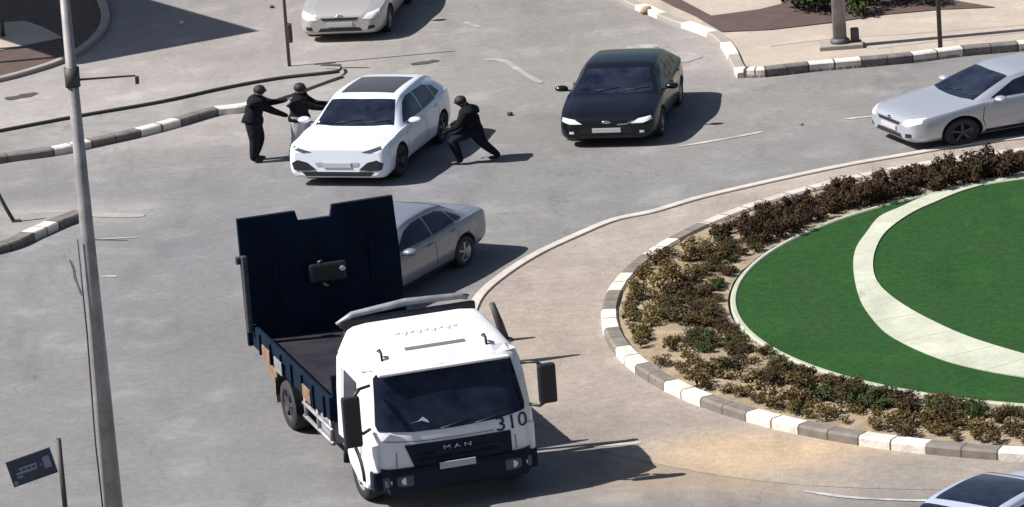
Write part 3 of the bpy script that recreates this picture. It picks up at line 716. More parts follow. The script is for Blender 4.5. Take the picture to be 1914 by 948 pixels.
# ------------------------------------------------------------------ truck
def make_truck(loc, rz):
    t = thing('flatbed_truck', 'white-cabbed truck marked 310 with shade-darkened navy open bed and tall notched tail panel', 'truck', loc, rz, None, KZ)
    W = 1.22
    # cab: side outline swept across the width with rounded corners; x=0 is the front plane
    prof = [(-.06, .42), (0, .55), (.01, .80), (0, 1.10), (-.02, 1.32), (-.05, 1.44), (-.12, 1.62), (-.30, 2.10), (-.42, 2.40), (-.52, 2.50), (-.75, 2.57), (-1.2, 2.60), (-1.72, 2.60), (-1.80, 2.52), (-1.80, 1.8), (-1.80, .95), (-1.4, .95), (-1.25, .62), (-.9, .45), (-.35, .40)]
    ys_ = [-1, -.985, -.95, -.88, -.75, -.5, -.2, 0, .2, .5, .75, .88, .95, .985, 1]
    bm = bmesh.new(); cols = []
    for yy in ys_:
        e = abs(yy); k = max(0, (e-.55)/.45); pull = .26*k*k*k*k + .06*e*e; drop = .14*k**5
        col_ = []
        for (x, z) in prof:
            fr = min(1, max(0, (x+.9)/.9)); tp = min(1, max(0, (z-2.1)/.4))
            yw = yy*W*(1-.05*max(0, (z-1.4))/1.2)
            xx = x - pull*fr
            if x < -1.5: xx = x + .05*k*k
            col_.append(bm.verts.new((xx, yw, z-drop*tp)))
        cols.append(col_)
    n = len(prof)
    for i in range(len(cols)-1):
        for k in range(n):
            f = bm.faces.new((cols[i][k], cols[i][(k+1) % n], cols[i+1][(k+1) % n], cols[i+1][k])); f.smooth = True
    bm.faces.new(cols[0][::-1]); bm.faces.new(cols[-1])
    bmesh.ops.recalc_face_normals(bm, faces=bm.faces)
    bvh = BVHTree.FromBMesh(bm)
    cab = obj('cab', bm, 'truck_white', t)
    def P(name, poly, axis, sign, m, off=.006, parent=cab, res=.08):
        b = panel(bvh, poly, axis, sign, off, res)
        if len(b.faces): return obj(name, b, m, parent)
        b.free()
    ws = [(-1.06, 1.50), (-.6, 1.44), (0, 1.42), (.6, 1.44), (1.06, 1.50), (1.08, 1.6), (1.0, 2.36), (.95, 2.41), (0, 2.44), (-.95, 2.41), (-1.0, 2.36), (-1.08, 1.6)]
    P('windscreen', ws, 'x', 1, 'glass', .012)
    for s_ in (1, -1):
        P('side_window', [(-.62, 1.55), (-.72, 2.25), (-1.35, 2.28), (-1.35, 1.50), (-.95, 1.45)], 'y', s_, 'glass', .01)
        P('door_seam', strip([(-.52, 1.4), (-.60, .95)], .02), 'y', s_, 'black_plastic')
        P('door_seam', strip([(-1.45, 2.3), (-1.45, .98)], .02), 'y', s_, 'black_plastic')
        obj('door_handle', box((-1.3, s_*W*1.0, 1.25), (.16, .04, .05), bev=.01), 'black_plastic', cab)
        obj('corner_panel', box((-.16, s_*1.10, 1.02), (.10, .16, .5), Matrix.Rotation(-s_*.6, 3, 'Z'), .03), 'truck_white', cab)
        # headlights low on the bumper
        P('fog_surround', [(s_*.72, .62), (s_*1.06, .62), (s_*1.08, .84), (s_*.72, .80)], 'x', 1, 'truck_navy', .02)
        hb = bmesh.new(); add_box(hb, (.03, s_*.86, .62), (.07, .40, .20), Matrix.Rotation(s_*.12, 3, 'Z'), .03)
        hl = obj('headlight', hb, 'lamp_dark', t)
        for yy, rr_ in ((.78, .065), (.94, .055)): obj('bulb', tube([(.05, s_*yy, .62), (.075-.02*(yy > .8), s_*yy, .62)], rr_, 14), 'lamp_glass', hl)
        # mirrors on arms
        yo = 1.40 if s_ > 0 else 1.44; mb = box((-.10, s_*yo, 1.93 if s_ > 0 else 1.78), (.14, .26, .72 if s_ > 0 else .92), bev=.05)
        mo = obj('mirror', mb, 'black_plastic', t)
        for ap_ in ([(-.32, s_*1.10, 2.30), (-.18, s_*1.28, 2.32), (-.10, s_*1.40, 2.20)], [(-.22, s_*1.16, 1.55), (-.14, s_*1.28, 1.52), (-.10, s_*1.40, 1.62)]): obj('mirror_arm', tube(ap_, .03, 6), 'black_plastic', mo)
        mg = box((-.176, s_*yo, 1.90), (.012, .19, .55)); obj('mirror_glass', mg, 'lamp_dark', mo)
        # step and arch
        ab = bmesh.new()
        pts = [(-.62+.50*math.cos(a_)*1.0-.0, s_*(W-.02), .52+.50*math.sin(a_)) for a_ in [math.pi*k/10 for k in range(11)]]
        add_tube(ab, [(p[0]-.35, p[1], p[2]) for p in pts], .055, 6)
        obj('wheel_arch', ab, 'truck_navy', t)
        st = bmesh.new(); add_box(st, (-.28, s_*(W-.14), .60), (.34, .24, .36), bev=.04); obj('step', st, 'truck_navy', t)
    P('panel_seam', strip([(-1.04, 1.33), (-.5, 1.27), (0, 1.26), (.55, 1.26)], .014), 'x', 1, 'slot_grey', .012)
    for s_ in (1, -1): P('panel_seam', strip([(s_*.86, 1.12), (s_*.87, .86)], .014), 'x', 1, 'slot_grey', .012)
    # grille and bumper
    P('grille', [(-.56, .60), (.80, .60), (.80, 1.21), (-.74, 1.23)], 'x', 1, 'truck_navy', .018)
    for z in (.93, 1.03): obj('grille_bar', box((.03, .02, z), (.02, 1.15, .025), bev=.006), 'truck_navy', cab)
    bb = bmesh.new(); add_box(bb, (-.05, 0, .60), (.22, 2.06, .46), bev=.07); bu = obj('bumper', bb, 'truck_navy', t)
    for s_ in (1, -1):
        obj('bumper_corner', box((-.26, s_*1.05, .60), (.40, .20, .46), Matrix.Rotation(-s_*.5, 3, 'Z'), .07), 'truck_navy', bu)
    obj('number_plate', box((.072, -.02, .80), (.02, .52, .12), bev=.004), 'plate', t)
    # roof: fairing wedge with sloped face, slot, writing and marker lamps
    fp = [(-.50, 2.47), (-.62, 2.60), (-1.15, 2.82), (-1.60, 2.90), (-1.78, 2.90), (-1.78, 2.45)]
    fb = bmesh.new(); cs = []
    for yy in (-1, -.97, -.9, -.7, -.35, 0, .35, .7, .9, .97, 1):
        e = abs(yy); k = max(0, (e-.6)/.4)
        cs.append([fb.verts.new((x-.12*k**3*(1 if x > -1 else 0), yy*(1.13-.15*max(0, (z-2.5))/.4), z-.10*k**4*(1 if z > 2.5 else 0))) for x, z in fp])
    for i in range(len(cs)-1):
        for k in range(len(fp)): 
            f = fb.faces.new((cs[i][k], cs[i][(k+1) % len(fp)], cs[i+1][(k+1) % len(fp)], cs[i+1][k])); f.smooth = k in (1, 2)
    fb.faces.new(cs[0][::-1]); fb.faces.new(cs[-1]); bmesh.ops.recalc_face_normals(fb, faces=fb.faces)
    fbv = BVHTree.FromBMesh(fb)
    fo = obj('roof_fairing', fb, 'truck_white', t)
    b = panel(fbv, strip([(-.80, -.42), (-.80, .46)], .07), 'z', 1, .008); obj('slot', b, 'slot_grey', fo)
    # faint illegible grey script across the fairing
    sb = bmesh.new(); x_ = -.48
    rnd = random.Random(3)
    for k in range(9):
        y0_ = -.44+k*.105; pl = strip([(-1.20+.03*rnd.random(), y0_), (-1.17+.05*(k % 2), y0_+.035), (-1.22+.02*rnd.random(), y0_+.075)], .028)
        q = panel(fbv, pl, 'z', 1, .008, .03); me = bpy.data.meshes.new('tmp'); q.to_mesh(me); sb.from_mesh(me); q.free()
    obj('lettering', sb, 'script_grey', fo)
    for yy in (-.80, .72): obj('marker_lamp', tube([(-.62, yy, 2.52), (-.66, yy, 2.72), (-.72, yy-.02, 2.76)], [.018, .018, .035], 8), 'black_plastic', cab)
    for yy in (-.2, .3): obj('wiper', tube([(-.03, yy, 1.44), (-.075, yy+.45, 1.52)], .012, 5), 'black_plastic', cab)
    vb = bmesh.new(); add_box(vb, (-.37, 0, 2.43), (.10, 1.9, .05), bev=.02); obj('visor_edge', vb, 'truck_white', cab)
    # something pale lying on the dashboard behind the glass
    P('paper', [(-.62, 1.58), (-.50, 1.60), (-.42, 1.66), (-.36, 1.60), (-.34, 1.55), (-.44, 1.60)], 'x', 1, 'paper_blue', .016)
    # number on the white band
    def text(body, size, fn, m, parent, name='lettering', ext=.004):
        cu = bpy.data.curves.new(name, 'FONT'); cu.body = body; cu.size = size; cu.extrude = ext; cu.align_x = 'CENTER'; cu.align_y = 'CENTER'
        o = bpy.data.objects.new(name, cu); scene.collection.objects.link(o)
        me = bpy.data.meshes.new_from_object(o.evaluated_get(bpy.context.evaluated_depsgraph_get())); bpy.data.objects.remove(o)
        for v in me.vertices: v.co = fn(v.co)
        oo = obj(name, me, m, parent); return oo
    def on_front(yc, zc):
        def f(c_):
            y, z = yc+c_.x, zc+c_.y
            h = bvh.ray_cast(Vector((9, y, z)), Vector((-1, 0, 0)))[0]
            return Vector(((h.x if h else -.05)+.010+c_.z, y, z))
        return f
    # viewer faces -X so local +Y is the viewer's right
    text('310', .34, on_front(.84, 1.33), 'black_plastic', cab)
    def on_grille(c_): return Vector((.055+c_.z, c_.x*1.5, 1.11+c_.y))
    text('M A N', .10, on_grille, 'letter_grey', cab)
    # pale tarpaulin roll on the rack behind the cab
    obj('rack_roll', tube([(-2.05, -1.05, 2.86), (-2.08, -.8, 2.98), (-2.10, 0, 3.06), (-2.08, .8, 3.03), (-2.05, .9, 2.98)], [.03, .06, .07, .06, .03], 10), 'grey_steel', t)
    rb = bmesh.new(); add_box(rb, (-2.06, 0, 2.84), (.10, 2.0, .14), bev=.02)
    for s_ in (-.9, 0, .9): add_box(rb, (-2.06, s_, 2.0), (.08, .08, 1.8))
    obj('rack', rb, 'dark_steel', t)
    # chassis
    cb = bmesh.new()
    for s_ in (.4, -.4): add_box(cb, (-3.6, s_, .82), (5.6, .09, .24))
    for x in (-1.0, -2.2, -3.4, -4.6, -6.2): add_box(cb, (x, 0, .82), (.1, .9, .14))
    obj('chassis', cb, 'dark_steel', t)
    # bed
    x0, x1 = -2.22, -6.55
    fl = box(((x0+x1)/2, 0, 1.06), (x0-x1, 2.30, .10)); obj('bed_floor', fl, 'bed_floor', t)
    for s_ in (1, -1):
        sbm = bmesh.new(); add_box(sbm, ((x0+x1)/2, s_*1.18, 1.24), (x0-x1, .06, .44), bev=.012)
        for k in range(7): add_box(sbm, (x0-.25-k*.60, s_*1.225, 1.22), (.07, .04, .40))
        obj('side_board', sbm, 'bed_navy_shade', t)
    obj('headboard', box((x0-.03, 0, 1.45), (.06, 2.30, .80), bev=.01), 'bed_navy_shade', t)
    # tall tail panel with a notch in its top edge, leaning slightly back
    H0, H1 = 1.02, 3.50
    out = [(-1.27, H0), (-1.27, H1), (-.37, H1), (-.33, H1-.20), (.17, H1-.20), (.21, H1+.02), (1.16, H1+.03), (1.20, H0+1.4), (1.20, H0)]
    pb = bmesh.new()
    for xx in (0, -.08):
        pb.faces.new([pb.verts.new((x1+xx-.05-(z-H0)*.03, y, z)) for y, z in out])
    pb.faces.ensure_lookup_table(); f0, f1 = pb.faces[0], pb.faces[1]; a_, b_ = list(f0.verts), list(f1.verts)
    for i in range(len(a_)):
        j = (i+1) % len(a_); pb.faces.new((a_[i], a_[j], b_[j], b_[i]))
    bmesh.ops.recalc_face_normals(pb, faces=pb.faces)
    tp = obj('tail_panel', pb, 'bed_navy_shade', t)
    for yy in (-.75, .75): obj('rib', box((x1-.065, yy, 1.95), (.02, .05, 1.8)), 'bed_navy_shade', tp)
    wb = bmesh.new(); add_box(wb, (x1+.0, .02, 2.28), (.16, .58, .38), bev=.05); w_ = obj('winch_box', wb, 'black_plastic', tp)
    obj('work_lamp', tube([(x1+.07, .24, 2.33), (x1+.10, .24, 2.33)], .045, 12), 'lamp_glass', w_)
    obj('hook', tube([(x1+.0, -.05, 2.08), (x1+.05, -.02, 2.02), (x1+.0, .02, 2.0)], .022, 6), 'grey_steel', w_)
    obj('hook', tube([(x1-.04, -.12, 2.46), (x1+.04, -.10, 2.50), (x1-.04, -.04, 2.5)], .022, 6), 'grey_steel', w_)
    # bars and fittings along the sides
    for s_ in (1, -1):
        if s_ < 0:
            ex = bmesh.new(); add_box(ex, (x1+.10, s_*1.27, 2.1), (.12, .08, 1.5), bev=.02); obj('corner_post', ex, 'dark_steel', t)
            obj('corner_light', box((x1+.02, s_*1.33, 2.75), (.10, .10, .14), bev=.02), 'dark_steel', t)
        obj('fuel_tank', box((-2.75, s_*.93, .72), (.8, .42, .46), bev=.10), 'grey_steel', t)
        obj('tool_box', box((-5.75, s_*.98, .78), (.55, .36, .36), bev=.03), 'rust', t)
        ub = bmesh.new()
        for z in (.55, .80): add_tube(ub, [(-2.3, s_*1.16, z), (-3.9, s_*1.16, z)], .035, 6)
        for x in (-2.4, -3.1, -3.8): add_tube(ub, [(x, s_*1.16, .5), (x, s_*1.16, 1.02)], .03, 6)
        obj('side_guard', ub, 'grey_steel', t)
        fb_ = bmesh.new(); pts = [(-4.75+.60*math.cos(a_), s_*.98, .46+.60*math.sin(a_)) for a_ in [math.pi*k/12 for k in range(13)]]
        cs_ = []
        for p in pts: cs_.append((fb_.verts.new((p[0], p[1]-.24, p[2])), fb_.verts.new((p[0], p[1]+.24, p[2]))))
        for i in range(12): fb_.faces.new((cs_[i][0], cs_[i+1][0], cs_[i+1][1], cs_[i][1]))
        bmesh.ops.solidify(fb_, geom=fb_.faces[:], thickness=.02)
        obj('mudguard', fb_, 'black_plastic', t)
        obj('mud_flap', box((-5.38, s_*.98, .55), (.03, .46, .5)), 'rust', t)
        wheel(t, -.97, s_*1.16, .45, .28, 'grey_steel'); wheel(t, -4.75, s_*1.20, .46, .26, 'dark_steel'); wheel(t, -4.75, s_*.90, .46, .26, 'grey_steel')
        # loose pale sheeting/stain marks on the side board (viewer's left only)
        for k, (xx, m_) in enumerate(((-5.6, 'rust'), (-4.9, 'grey_steel'), (-3.3, 'rust'))):
            obj('side_plate', box((xx, s_*1.258, 1.18), (.42, .02, .26), bev=.005), m_, t)
    return t
M['slot_grey'] = mat('slot_grey', (.13, .13, .15), .6); M['script_grey'] = mat('script_grey', (.34, .33, .32), .6); M['paper_blue'] = mat('paper', (.30, .36, .46), .6)
TR = R(-73.5)
p = G(862, 944)
make_truck((p.x, p.y, .004), TR)

# ------------------------------------------------------------------ people
def person(label, loc, rz, J, shirt='jacket', pants='trousers', hood=False):
    """J: joint positions (local: +X is the way the person faces)"""
    t = thing('person', label, 'person', loc, rz, 'people in dark clothes around the white SUV', KZ)
    BK = 1.48
    V = [Vector(J['pelvis'])]; rad = [(.155*BK, .125*BK)]; E = []; part = ['p']
    def add(pos, r, par, tg):
        r = r if isinstance(r, tuple) else (r, r); kk = BK if tg in 'sp' else 1; V.append(Vector(pos)); rad.append((r[0]*kk, r[1]*kk)); E.append((par, len(V)-1)); part.append(tg); return len(V)-1
    pel = Vector(J['pelvis']); nk = Vector(J['neck']); ax = (nk-pel)
    b = add(pel+ax*.33, (.15, .12), 0, 's'); b = add(pel+ax*.68, (.18, .135), b, 's'); ch = add(pel+ax*.88, (.15, .11), b, 's')
    n1 = add(nk, .065, ch, 's'); hd = Vector(J['head'])
    h1 = add(nk.lerp(hd, .55), .085, n1, 'h'); h2 = add(hd+(hd-nk).normalized()*.05, .10, h1, 'h')
    for s in 'LR':
        sh = add(J['sh'+s], .085, ch, 's'); m1 = add(Vector(J['sh'+s]).lerp(Vector(J['el'+s]), .5), .066, sh, 's'); el = add(J['el'+s], .056, m1, 's')
        wr = add(J['wr'+s], .038, el, 's')
        d = (Vector(J['wr'+s])-Vector(J['el'+s])).normalized()
        pm = add(Vector(J['wr'+s])+d*.075, (.042, .030), wr, 'k')
        hp = add(J['hip'+s], (.11, .11), 0, 'p'); kn0 = add(Vector(J['hip'+s]).lerp(Vector(J['kn'+s]), .5), .092, hp, 'p'); kn = add(J['kn'+s], .066, kn0, 'p')
        sn = add(Vector(J['kn'+s]).lerp(Vector(J['an'+s]), .4), .062, kn, 'p'); an = add(J['an'+s], .046, sn, 'p')
        tv = Vector(J.get('toe'+s, (1, 0, -.05))).normalized()
        a2 = add(Vector(J['an'+s])+Vector((0, 0, -.035))+tv*.06, (.048, .045), an, 'f'); add(Vector(J['an'+s])+Vector((0, 0, -.05))+tv*.19, (.042, .032), a2, 'f')
    me = bpy.data.meshes.new('body'); me.from_pydata([tuple(v) for v in V], E, [])
    o = bpy.data.objects.new('body', me); link(o)
    md = o.modifiers.new('s', 'SKIN'); md.use_smooth_shade = True
    for i, sv in enumerate(me.skin_vertices[0].data): sv.radius = rad[i]; sv.use_root = (i == 0)
    sb = o.modifiers.new('d', 'SUBSURF'); sb.levels = 2; sb.render_levels = 2
    bake(o); me = o.data; me.materials.clear()
    for m in (shirt, pants, 'glove', 'shoe', 'skin'): me.materials.append(M[m])
    for pgn in me.polygons:
        c = pgn.center; i = min(range(len(V)), key=lambda q: (V[q]-c).length - rad[q][0]*.6)
        pgn.material_index = {'s': 0, 'p': 1, 'h': 4, 'k': 2, 'f': 3}[part[i]]; pgn.use_smooth = True
    o.parent = t
    # hair or hood cap
    hb = bmesh.new(); bmesh.ops.create_icosphere(hb, subdivisions=3, radius=1)
    up = (hd-nk).normalized()
    for v in hb.verts:
        q = v.co.copy(); k = 1+.05*noise.noise(q*3)
        v.co = hd + up*.045 + Vector((q.x*.112*k, q.y*.106*k, q.z*.115*k)) - Vector((.024, 0, -.012))
    obj('hair', hb, 'hair', t, True)
    # jacket hem and collar
    up_ = (nk-pel).normalized()
    hm = tube([pel+up_*-.06, pel+up_*.02, pel+up_*.10], [.235, .228, .20], 18)
    for v in hm.verts: v.co.x = pel.x + (v.co.x-pel.x)*.86; v.co += Vector((noise.noise(v.co*9)*.02, noise.noise(v.co*9+Vector((5, 0, 0)))*.02, noise.noise(v.co*7)*.015))
    obj('jacket_hem', hm, shirt, t)
    obj('collar', tube([nk-up_*.05, nk+up_*.045], [.115, .095], 14), shirt, t)
    # face
    fb = bmesh.new(); fd = Vector(J.get('face', (1, 0, 0))).normalized(); sd_ = Vector((0, 0, 1)).cross(fd).normalized()
    fc = hd + up*.02
    add_tube(fb, [fc+fd*.085+up*.02, fc+fd*.118-up*.018], [.010, .016], 6); obj('nose', fb, 'skin', t)
    for s in (1, -1):
        eb = bmesh.new(); bmesh.ops.create_icosphere(eb, subdivisions=1, radius=.012, matrix=Matrix.Translation(fc+fd*.092+sd_*s*.034+up*.028)); obj('eye', eb, 'hair', t)
    mb = bmesh.new(); add_box(mb, fc+fd*.096-up*.05, (.012, .045, .012)); obj('mouth', mb, 'hair', t)
    # fingers
    for s in 'LR':
        w_ = Vector(J['wr'+s]); d = (w_-Vector(J['el'+s])).normalized(); sdv = d.cross(Vector((0, 0, 1)))
        sdv = sdv.normalized() if sdv.length > .1 else Vector((0, 1, 0)); dn = d.cross(sdv).normalized()
        if dn.z > 0: dn = -dn
        for q, (o_, ln) in enumerate(((-.03, .065), (-.01, .075), (.01, .07), (.03, .055))):
            b0 = w_+d*.10+sdv*o_; fb = tube([b0, b0+d*ln*.55+dn*.004, b0+d*ln*.85+dn*.022], [.0095, .009, .007], 6); obj('finger', fb, 'glove', o)
        th = w_+d*.05-sdv*.035*(1 if s == 'L' else -1); obj('thumb', tube([th, th+d*.04-sdv*.03*(1 if s == 'L' else -1), th+d*.07-sdv*.025*(1 if s == 'L' else -1)+dn*.01], [.012, .011, .008], 6), 'glove', o)
    return t
# left: standing, legs together, both arms stretched towards the SUV
stand = dict(pelvis=(0, 0, .98), neck=(.10, 0, 1.50), head=(.17, 0, 1.62), shL=(.10, .19, 1.42), shR=(.10, -.19, 1.42), elL=(.36, .15, 1.30), elR=(.36, -.17, 1.20), wrL=(.60, .10, 1.34), wrR=(.58, -.12, 1.06),
             hipL=(0, .10, .92), hipR=(0, -.10, .92), knL=(.12, .11, .52), knR=(.0, -.10, .50), anL=(.0, .12, .09), anR=(-.06, -.10, .09))
p = G(479, 302)
person('person in dark clothes standing left of the SUV, both arms stretched out towards it', (p.x, p.y, .004), R(5), stand)
# second: behind the SUV's front corner, leaning arms onto its windscreen pillar
lean = dict(pelvis=(0, 0, .96), neck=(.02, .0, 1.48), head=(.06, 0, 1.61), shL=(.02, .20, 1.40), shR=(.04, -.20, 1.40), elL=(.26, .24, 1.20), elR=(.28, -.16, 1.24), wrL=(.50, .16, 1.22), wrR=(.52, -.10, 1.18),
            hipL=(0, .10, .90), hipR=(0, -.10, .90), knL=(.10, .14, .50), knR=(-.06, -.12, .50), anL=(.02, .16, .09), anR=(-.18, -.12, .09))
p = G(566, 296)
person('person in dark jacket and pale trousers behind the SUV, arms reaching onto it', (p.x, p.y, .004), R(-8), lean, pants='jeans_pale')
# third: crouching forward towards the car side, one leg stretched back
crouch_old = dict(pelvis=(0, 0, .70), neck=(.30, 0, 1.12), head=(.42, 0, 1.20), shL=(.26, .19, 1.04), shR=(.26, -.19, 1.06), elL=(.44, .26, .80), elR=(.46, -.22, .82), wrL=(.66, .16, .78), wrR=(.68, -.12, .82),
              hipL=(.0, .10, .64), hipR=(-.02, -.10, .64), knL=(.36, .16, .50), knR=(-.20, -.12, .36), anL=(.22, .18, .09), anR=(-.58, -.14, .10), face=(1, 0, -.3))
crouch = dict(pelvis=(.0, 0, .76), neck=(.06, 0, 1.28), head=(.17, 0, 1.39), shL=(.06, .20, 1.19), shR=(.06, -.20, 1.19), elL=(.16, .25, .92), elR=(.18, -.22, .94), wrL=(.38, .17, .80), wrR=(.38, -.13, .84),
              hipL=(.0, .10, .72), hipR=(-.02, -.10, .72), knL=(.34, .16, .56), knR=(-.14, -.12, .40), anL=(.20, .18, .09), anR=(-.42, -.14, .10), face=(1, 0, -.3))
p = G(887, 303)
person('person in black crouching beside the SUV shadow with one leg stretched out behind', (p.x, p.y, .004), R(165), crouch)

# ------------------------------------------------------------------ street furniture
def pole(name, label, cat, px, py, h, r0, r1, m, lean=0, n=12, collars=(), plinth=None):
    p = G(px, py); t = thing(name, label, cat, (p.x, p.y, 0))
    obj('pole', tube([(0, 0, 0), (lean*.5, 0, h*.5), (lean, 0, h)], [r0, (r0+r1)/2, r1], n), m, t)
    for z, rr_ in collars: obj('collar', tube([(lean*z/h, 0, z-.05), (lean*z/h, 0, z+.05)], rr_, n), 'post_dark', t)
    if plinth: obj('base_plate', box((0, 0, .09), plinth, bev=.02), 'kerb_plain', t)
    return t
# near lamp post crossing the whole picture; its foot is below the frame
near = pole('lamp_post', 'tall pale lamp post with dark collar crossing the left side of the picture', 'lamp post', 226, 1090, 9.6, .135, .05, 'galv', 0, 16)
near.location.z = 0
def zpix(base, px, py):
    """height above a ground base whose image falls on pixel row py"""
    lo, hi = 0, 14
    for _ in range(40):
        z = (lo+hi)/2; q = Vector((base.x, base.y, z))
        v = project(q)[1]
        if v > py: lo = z
        else: hi = z
    return (lo+hi)/2
def project(q):
    c = cam.matrix_world.inverted() @ Vector(q)
    return 957 + F_PX*c.x/-c.z, 474 - F_PX*c.y/-c.z
b = G(226, 1090)
z1 = zpix(b, 0, 140); print('near pole at y=140: z', z1, project((b.x, b.y, z1)), 'top', zpix(b, 0, 0))
obj('collar', tube([(0, 0, z1-.16), (0, 0, z1+.10)], .10, 12), 'post_dark', near)
z2 = zpix(b, 0, 150)
obj('bracket_arm', tube([(0, 0, z2), (.5, 0, z2+.0), (.82, 0, z2-.0)], [.016, .014, .012], 6), 'post_grey', near)
obj('bracket_camera', box((.84, 0, z2-.06), (.05, .08, .10), bev=.01), 'post_dark', near)
obj('cable', tube([(-.13, -.08, z1-6.4), (-.15, -.10, z1-5), (-.12, -.1, z1-3.5), (-.13, -.08, z1-2.2)], .012, 6), 'post_dark', near)
# sign post at lower left
b = G(128, 1010)
sp = thing('street_sign', 'small dark blue direction sign with pale lettering on a thin dark post', 'sign', (b.x, b.y, 0))
zt = zpix(b, 0, 820)
obj('post', tube([(0, 0, 0), (0, 0, zt)], .036, 10), 'post_dark', sp)
zs_ = zpix(b, 0, 868)
rot = Matrix.Rotation(R(-9), 3, 'Y') @ Matrix.Rotation(R(-8), 3, 'Z')
bd = obj('sign_board', box((0, 0, 0), (.64, .03, .38), bev=.008), 'sign_blue', sp); bd.location = (-.40, -.04, zs_); bd.rotation_euler = (0, R(-13), R(10))
sf = bmesh.new()
for q, (x, z, w, h) in enumerate(((-.02, .04, .26, .03), (-.05, -.02, .30, .035), (-.16, -.07, .08, .03), (-.24, -.14, .05, .05))): add_box(sf, (x-.03, -.019, z), (w, .006, h))
for q in range(5): add_box(sf, (-.15+q*.07, -.019, .005), (.025, .006, .025))
obj('lettering', sf, 'sign_pale', bd)
ar = bmesh.new(); add_box(ar, (.22, -.019, .01), (.10, .006, .17)); obj('emblem', ar, 'sign_pale', bd)
# thin post with control box at the top
b = G(541, 124); tp = pole('signal_post', 'thin dark post with a small box hanging on it, behind the rail loop', 'post', 541, 124, 3.4, .035, .03, 'post_grey')
obj('control_box', box((.06, -.02, zpix(b, 0, 62)), (.10, .14, .38), bev=.03), 'post_dark', tp)
# right lamp post on a plinth, with cabinet
tl = pole('thick_lamp_post', 'thick pale lamp post on a low stone plinth, top right', 'lamp post', 1571, 93, 9, .135, .09, 'galv', 0, 16, plinth=(.85, .55, .10))
obj('foot_flange', tube([(0, 0, .13), (0, 0, .20), (0, 0, .24)], [.19, .19, .14], 16), 'post_grey', tl)
b = G(1597, 90)
cbx = tag(obj('meter_box', box((0, 0, .13), (.16, .16, .26), bev=.03), 'post_grey'), 'small grey box standing on the plinth beside the thick lamp post', 'box'); cbx.location = (b.x+.02, b.y, .14)
pole('dark_post', 'thin dark brown post standing by the white kerb block, top right', 'post', 1758, 98, 6, .045, .04, 'post_dark')
# bollard behind the truck cab and stake at the left edge
b = G(945, 637); bo = thing('leaning_bollard', 'short dark leaning bollard on the tan paving behind the truck cab', 'bollard', (b.x, b.y, 0))
obj('shaft', tube([(0, 0, 0), (-.08, 0, .30), (-.17, 0, .62)], [.07, .065, .045], 10), 'post_dark', bo)
obj('foot', tube([(0, 0, 0), (0, 0, .03)], .12, 12), 'post_dark', bo)
b = G(27, 420); sk = thing('leaning_stake', 'thin dark stake leaning at the corner pavement, left edge', 'stake', (b.x, b.y, .05))
obj('shaft', tube([(0, 0, 0), (-.12, 0, .26), (-.40, 0, .95)], [.035, .035, .03], 8), 'post_dark', sk)
obj('foot', box((.04, 0, .015), (.16, .10, .03), bev=.005), 'post_dark', sk)
b = G(6, 74); tag(obj('black_bollard', tube([(0, 0, 0), (0, 0, .34), (0, 0, .38)], [.05, .05, .03], 10), 'post_dark'), 'short black bollard on the sunlit paving at the top left edge', 'bollard').location = (b.x, b.y, .05)
# canopy added to throw the pointed shadow; unseen beyond the left edge
ct = thing('shadowcaster', 'flat canopy roof on posts, unseen, added to throw the pointed shadow', 'shadowcaster')
tip = G(485, 58).to_2d(); hC = 6.5; sh = Vector((math.cos(SHADOW_DIR), math.sin(SHADOW_DIR)))*hC/math.tan(SUN_EL)
e1 = (G(165, 118).to_2d()-tip).normalized(); e2 = (G(300, 5).to_2d()-tip).normalized()
c0 = tip-sh; rf = [c0, c0+e1*4.0, c0+e1*4.0+e2*9, c0+e2*9]
obj('roof', slab(rf, hC-.15, hC), 'wall', ct)
for q in (c0+e1*.5+e2*.5, c0+e1*3.5+e2*.5, c0+e1*.5+e2*8.5, c0+e1*3.5+e2*8.5): obj('post', tube([(q.x, q.y, 0), (q.x, q.y, hC-.15)], .08, 8), 'post_grey', ct)

# small litter and stones
def pebble(name, label, cat, px, py, r, m):
    b = G(px, py); bm = bmesh.new(); bmesh.ops.create_icosphere(bm, subdivisions=2, radius=r)
    for v in bm.verts: v.co = v.co*(1+.25*noise.noise(v.co*9+Vector((px, 0, 0)))); v.co.z *= .7
    o = tag(obj(name, bm, m, None, True), label, cat); o.location = (b.x, b.y, r*.55)
pebble('stone', 'small dark lump on the road right of the crouching person', 'stone', 953, 216, .06, 'tar')
pebble('stone', 'tiny dark lump on the road left of the silver sedan', 'stone', 1498, 234, .035, 'rust')
pebble('stone', 'small white lump inside the pointed shadow, top left', 'stone', 341, 45, .06, 'stone')
pebble('stone', 'small dark lump on pale road near the top edge', 'stone', 508, 15, .05, 'tar')
pebble('rubble', 'pale rubble piece at the tip of the top corner kerb', 'rubble', 1208, 26, .13, 'soil_light')

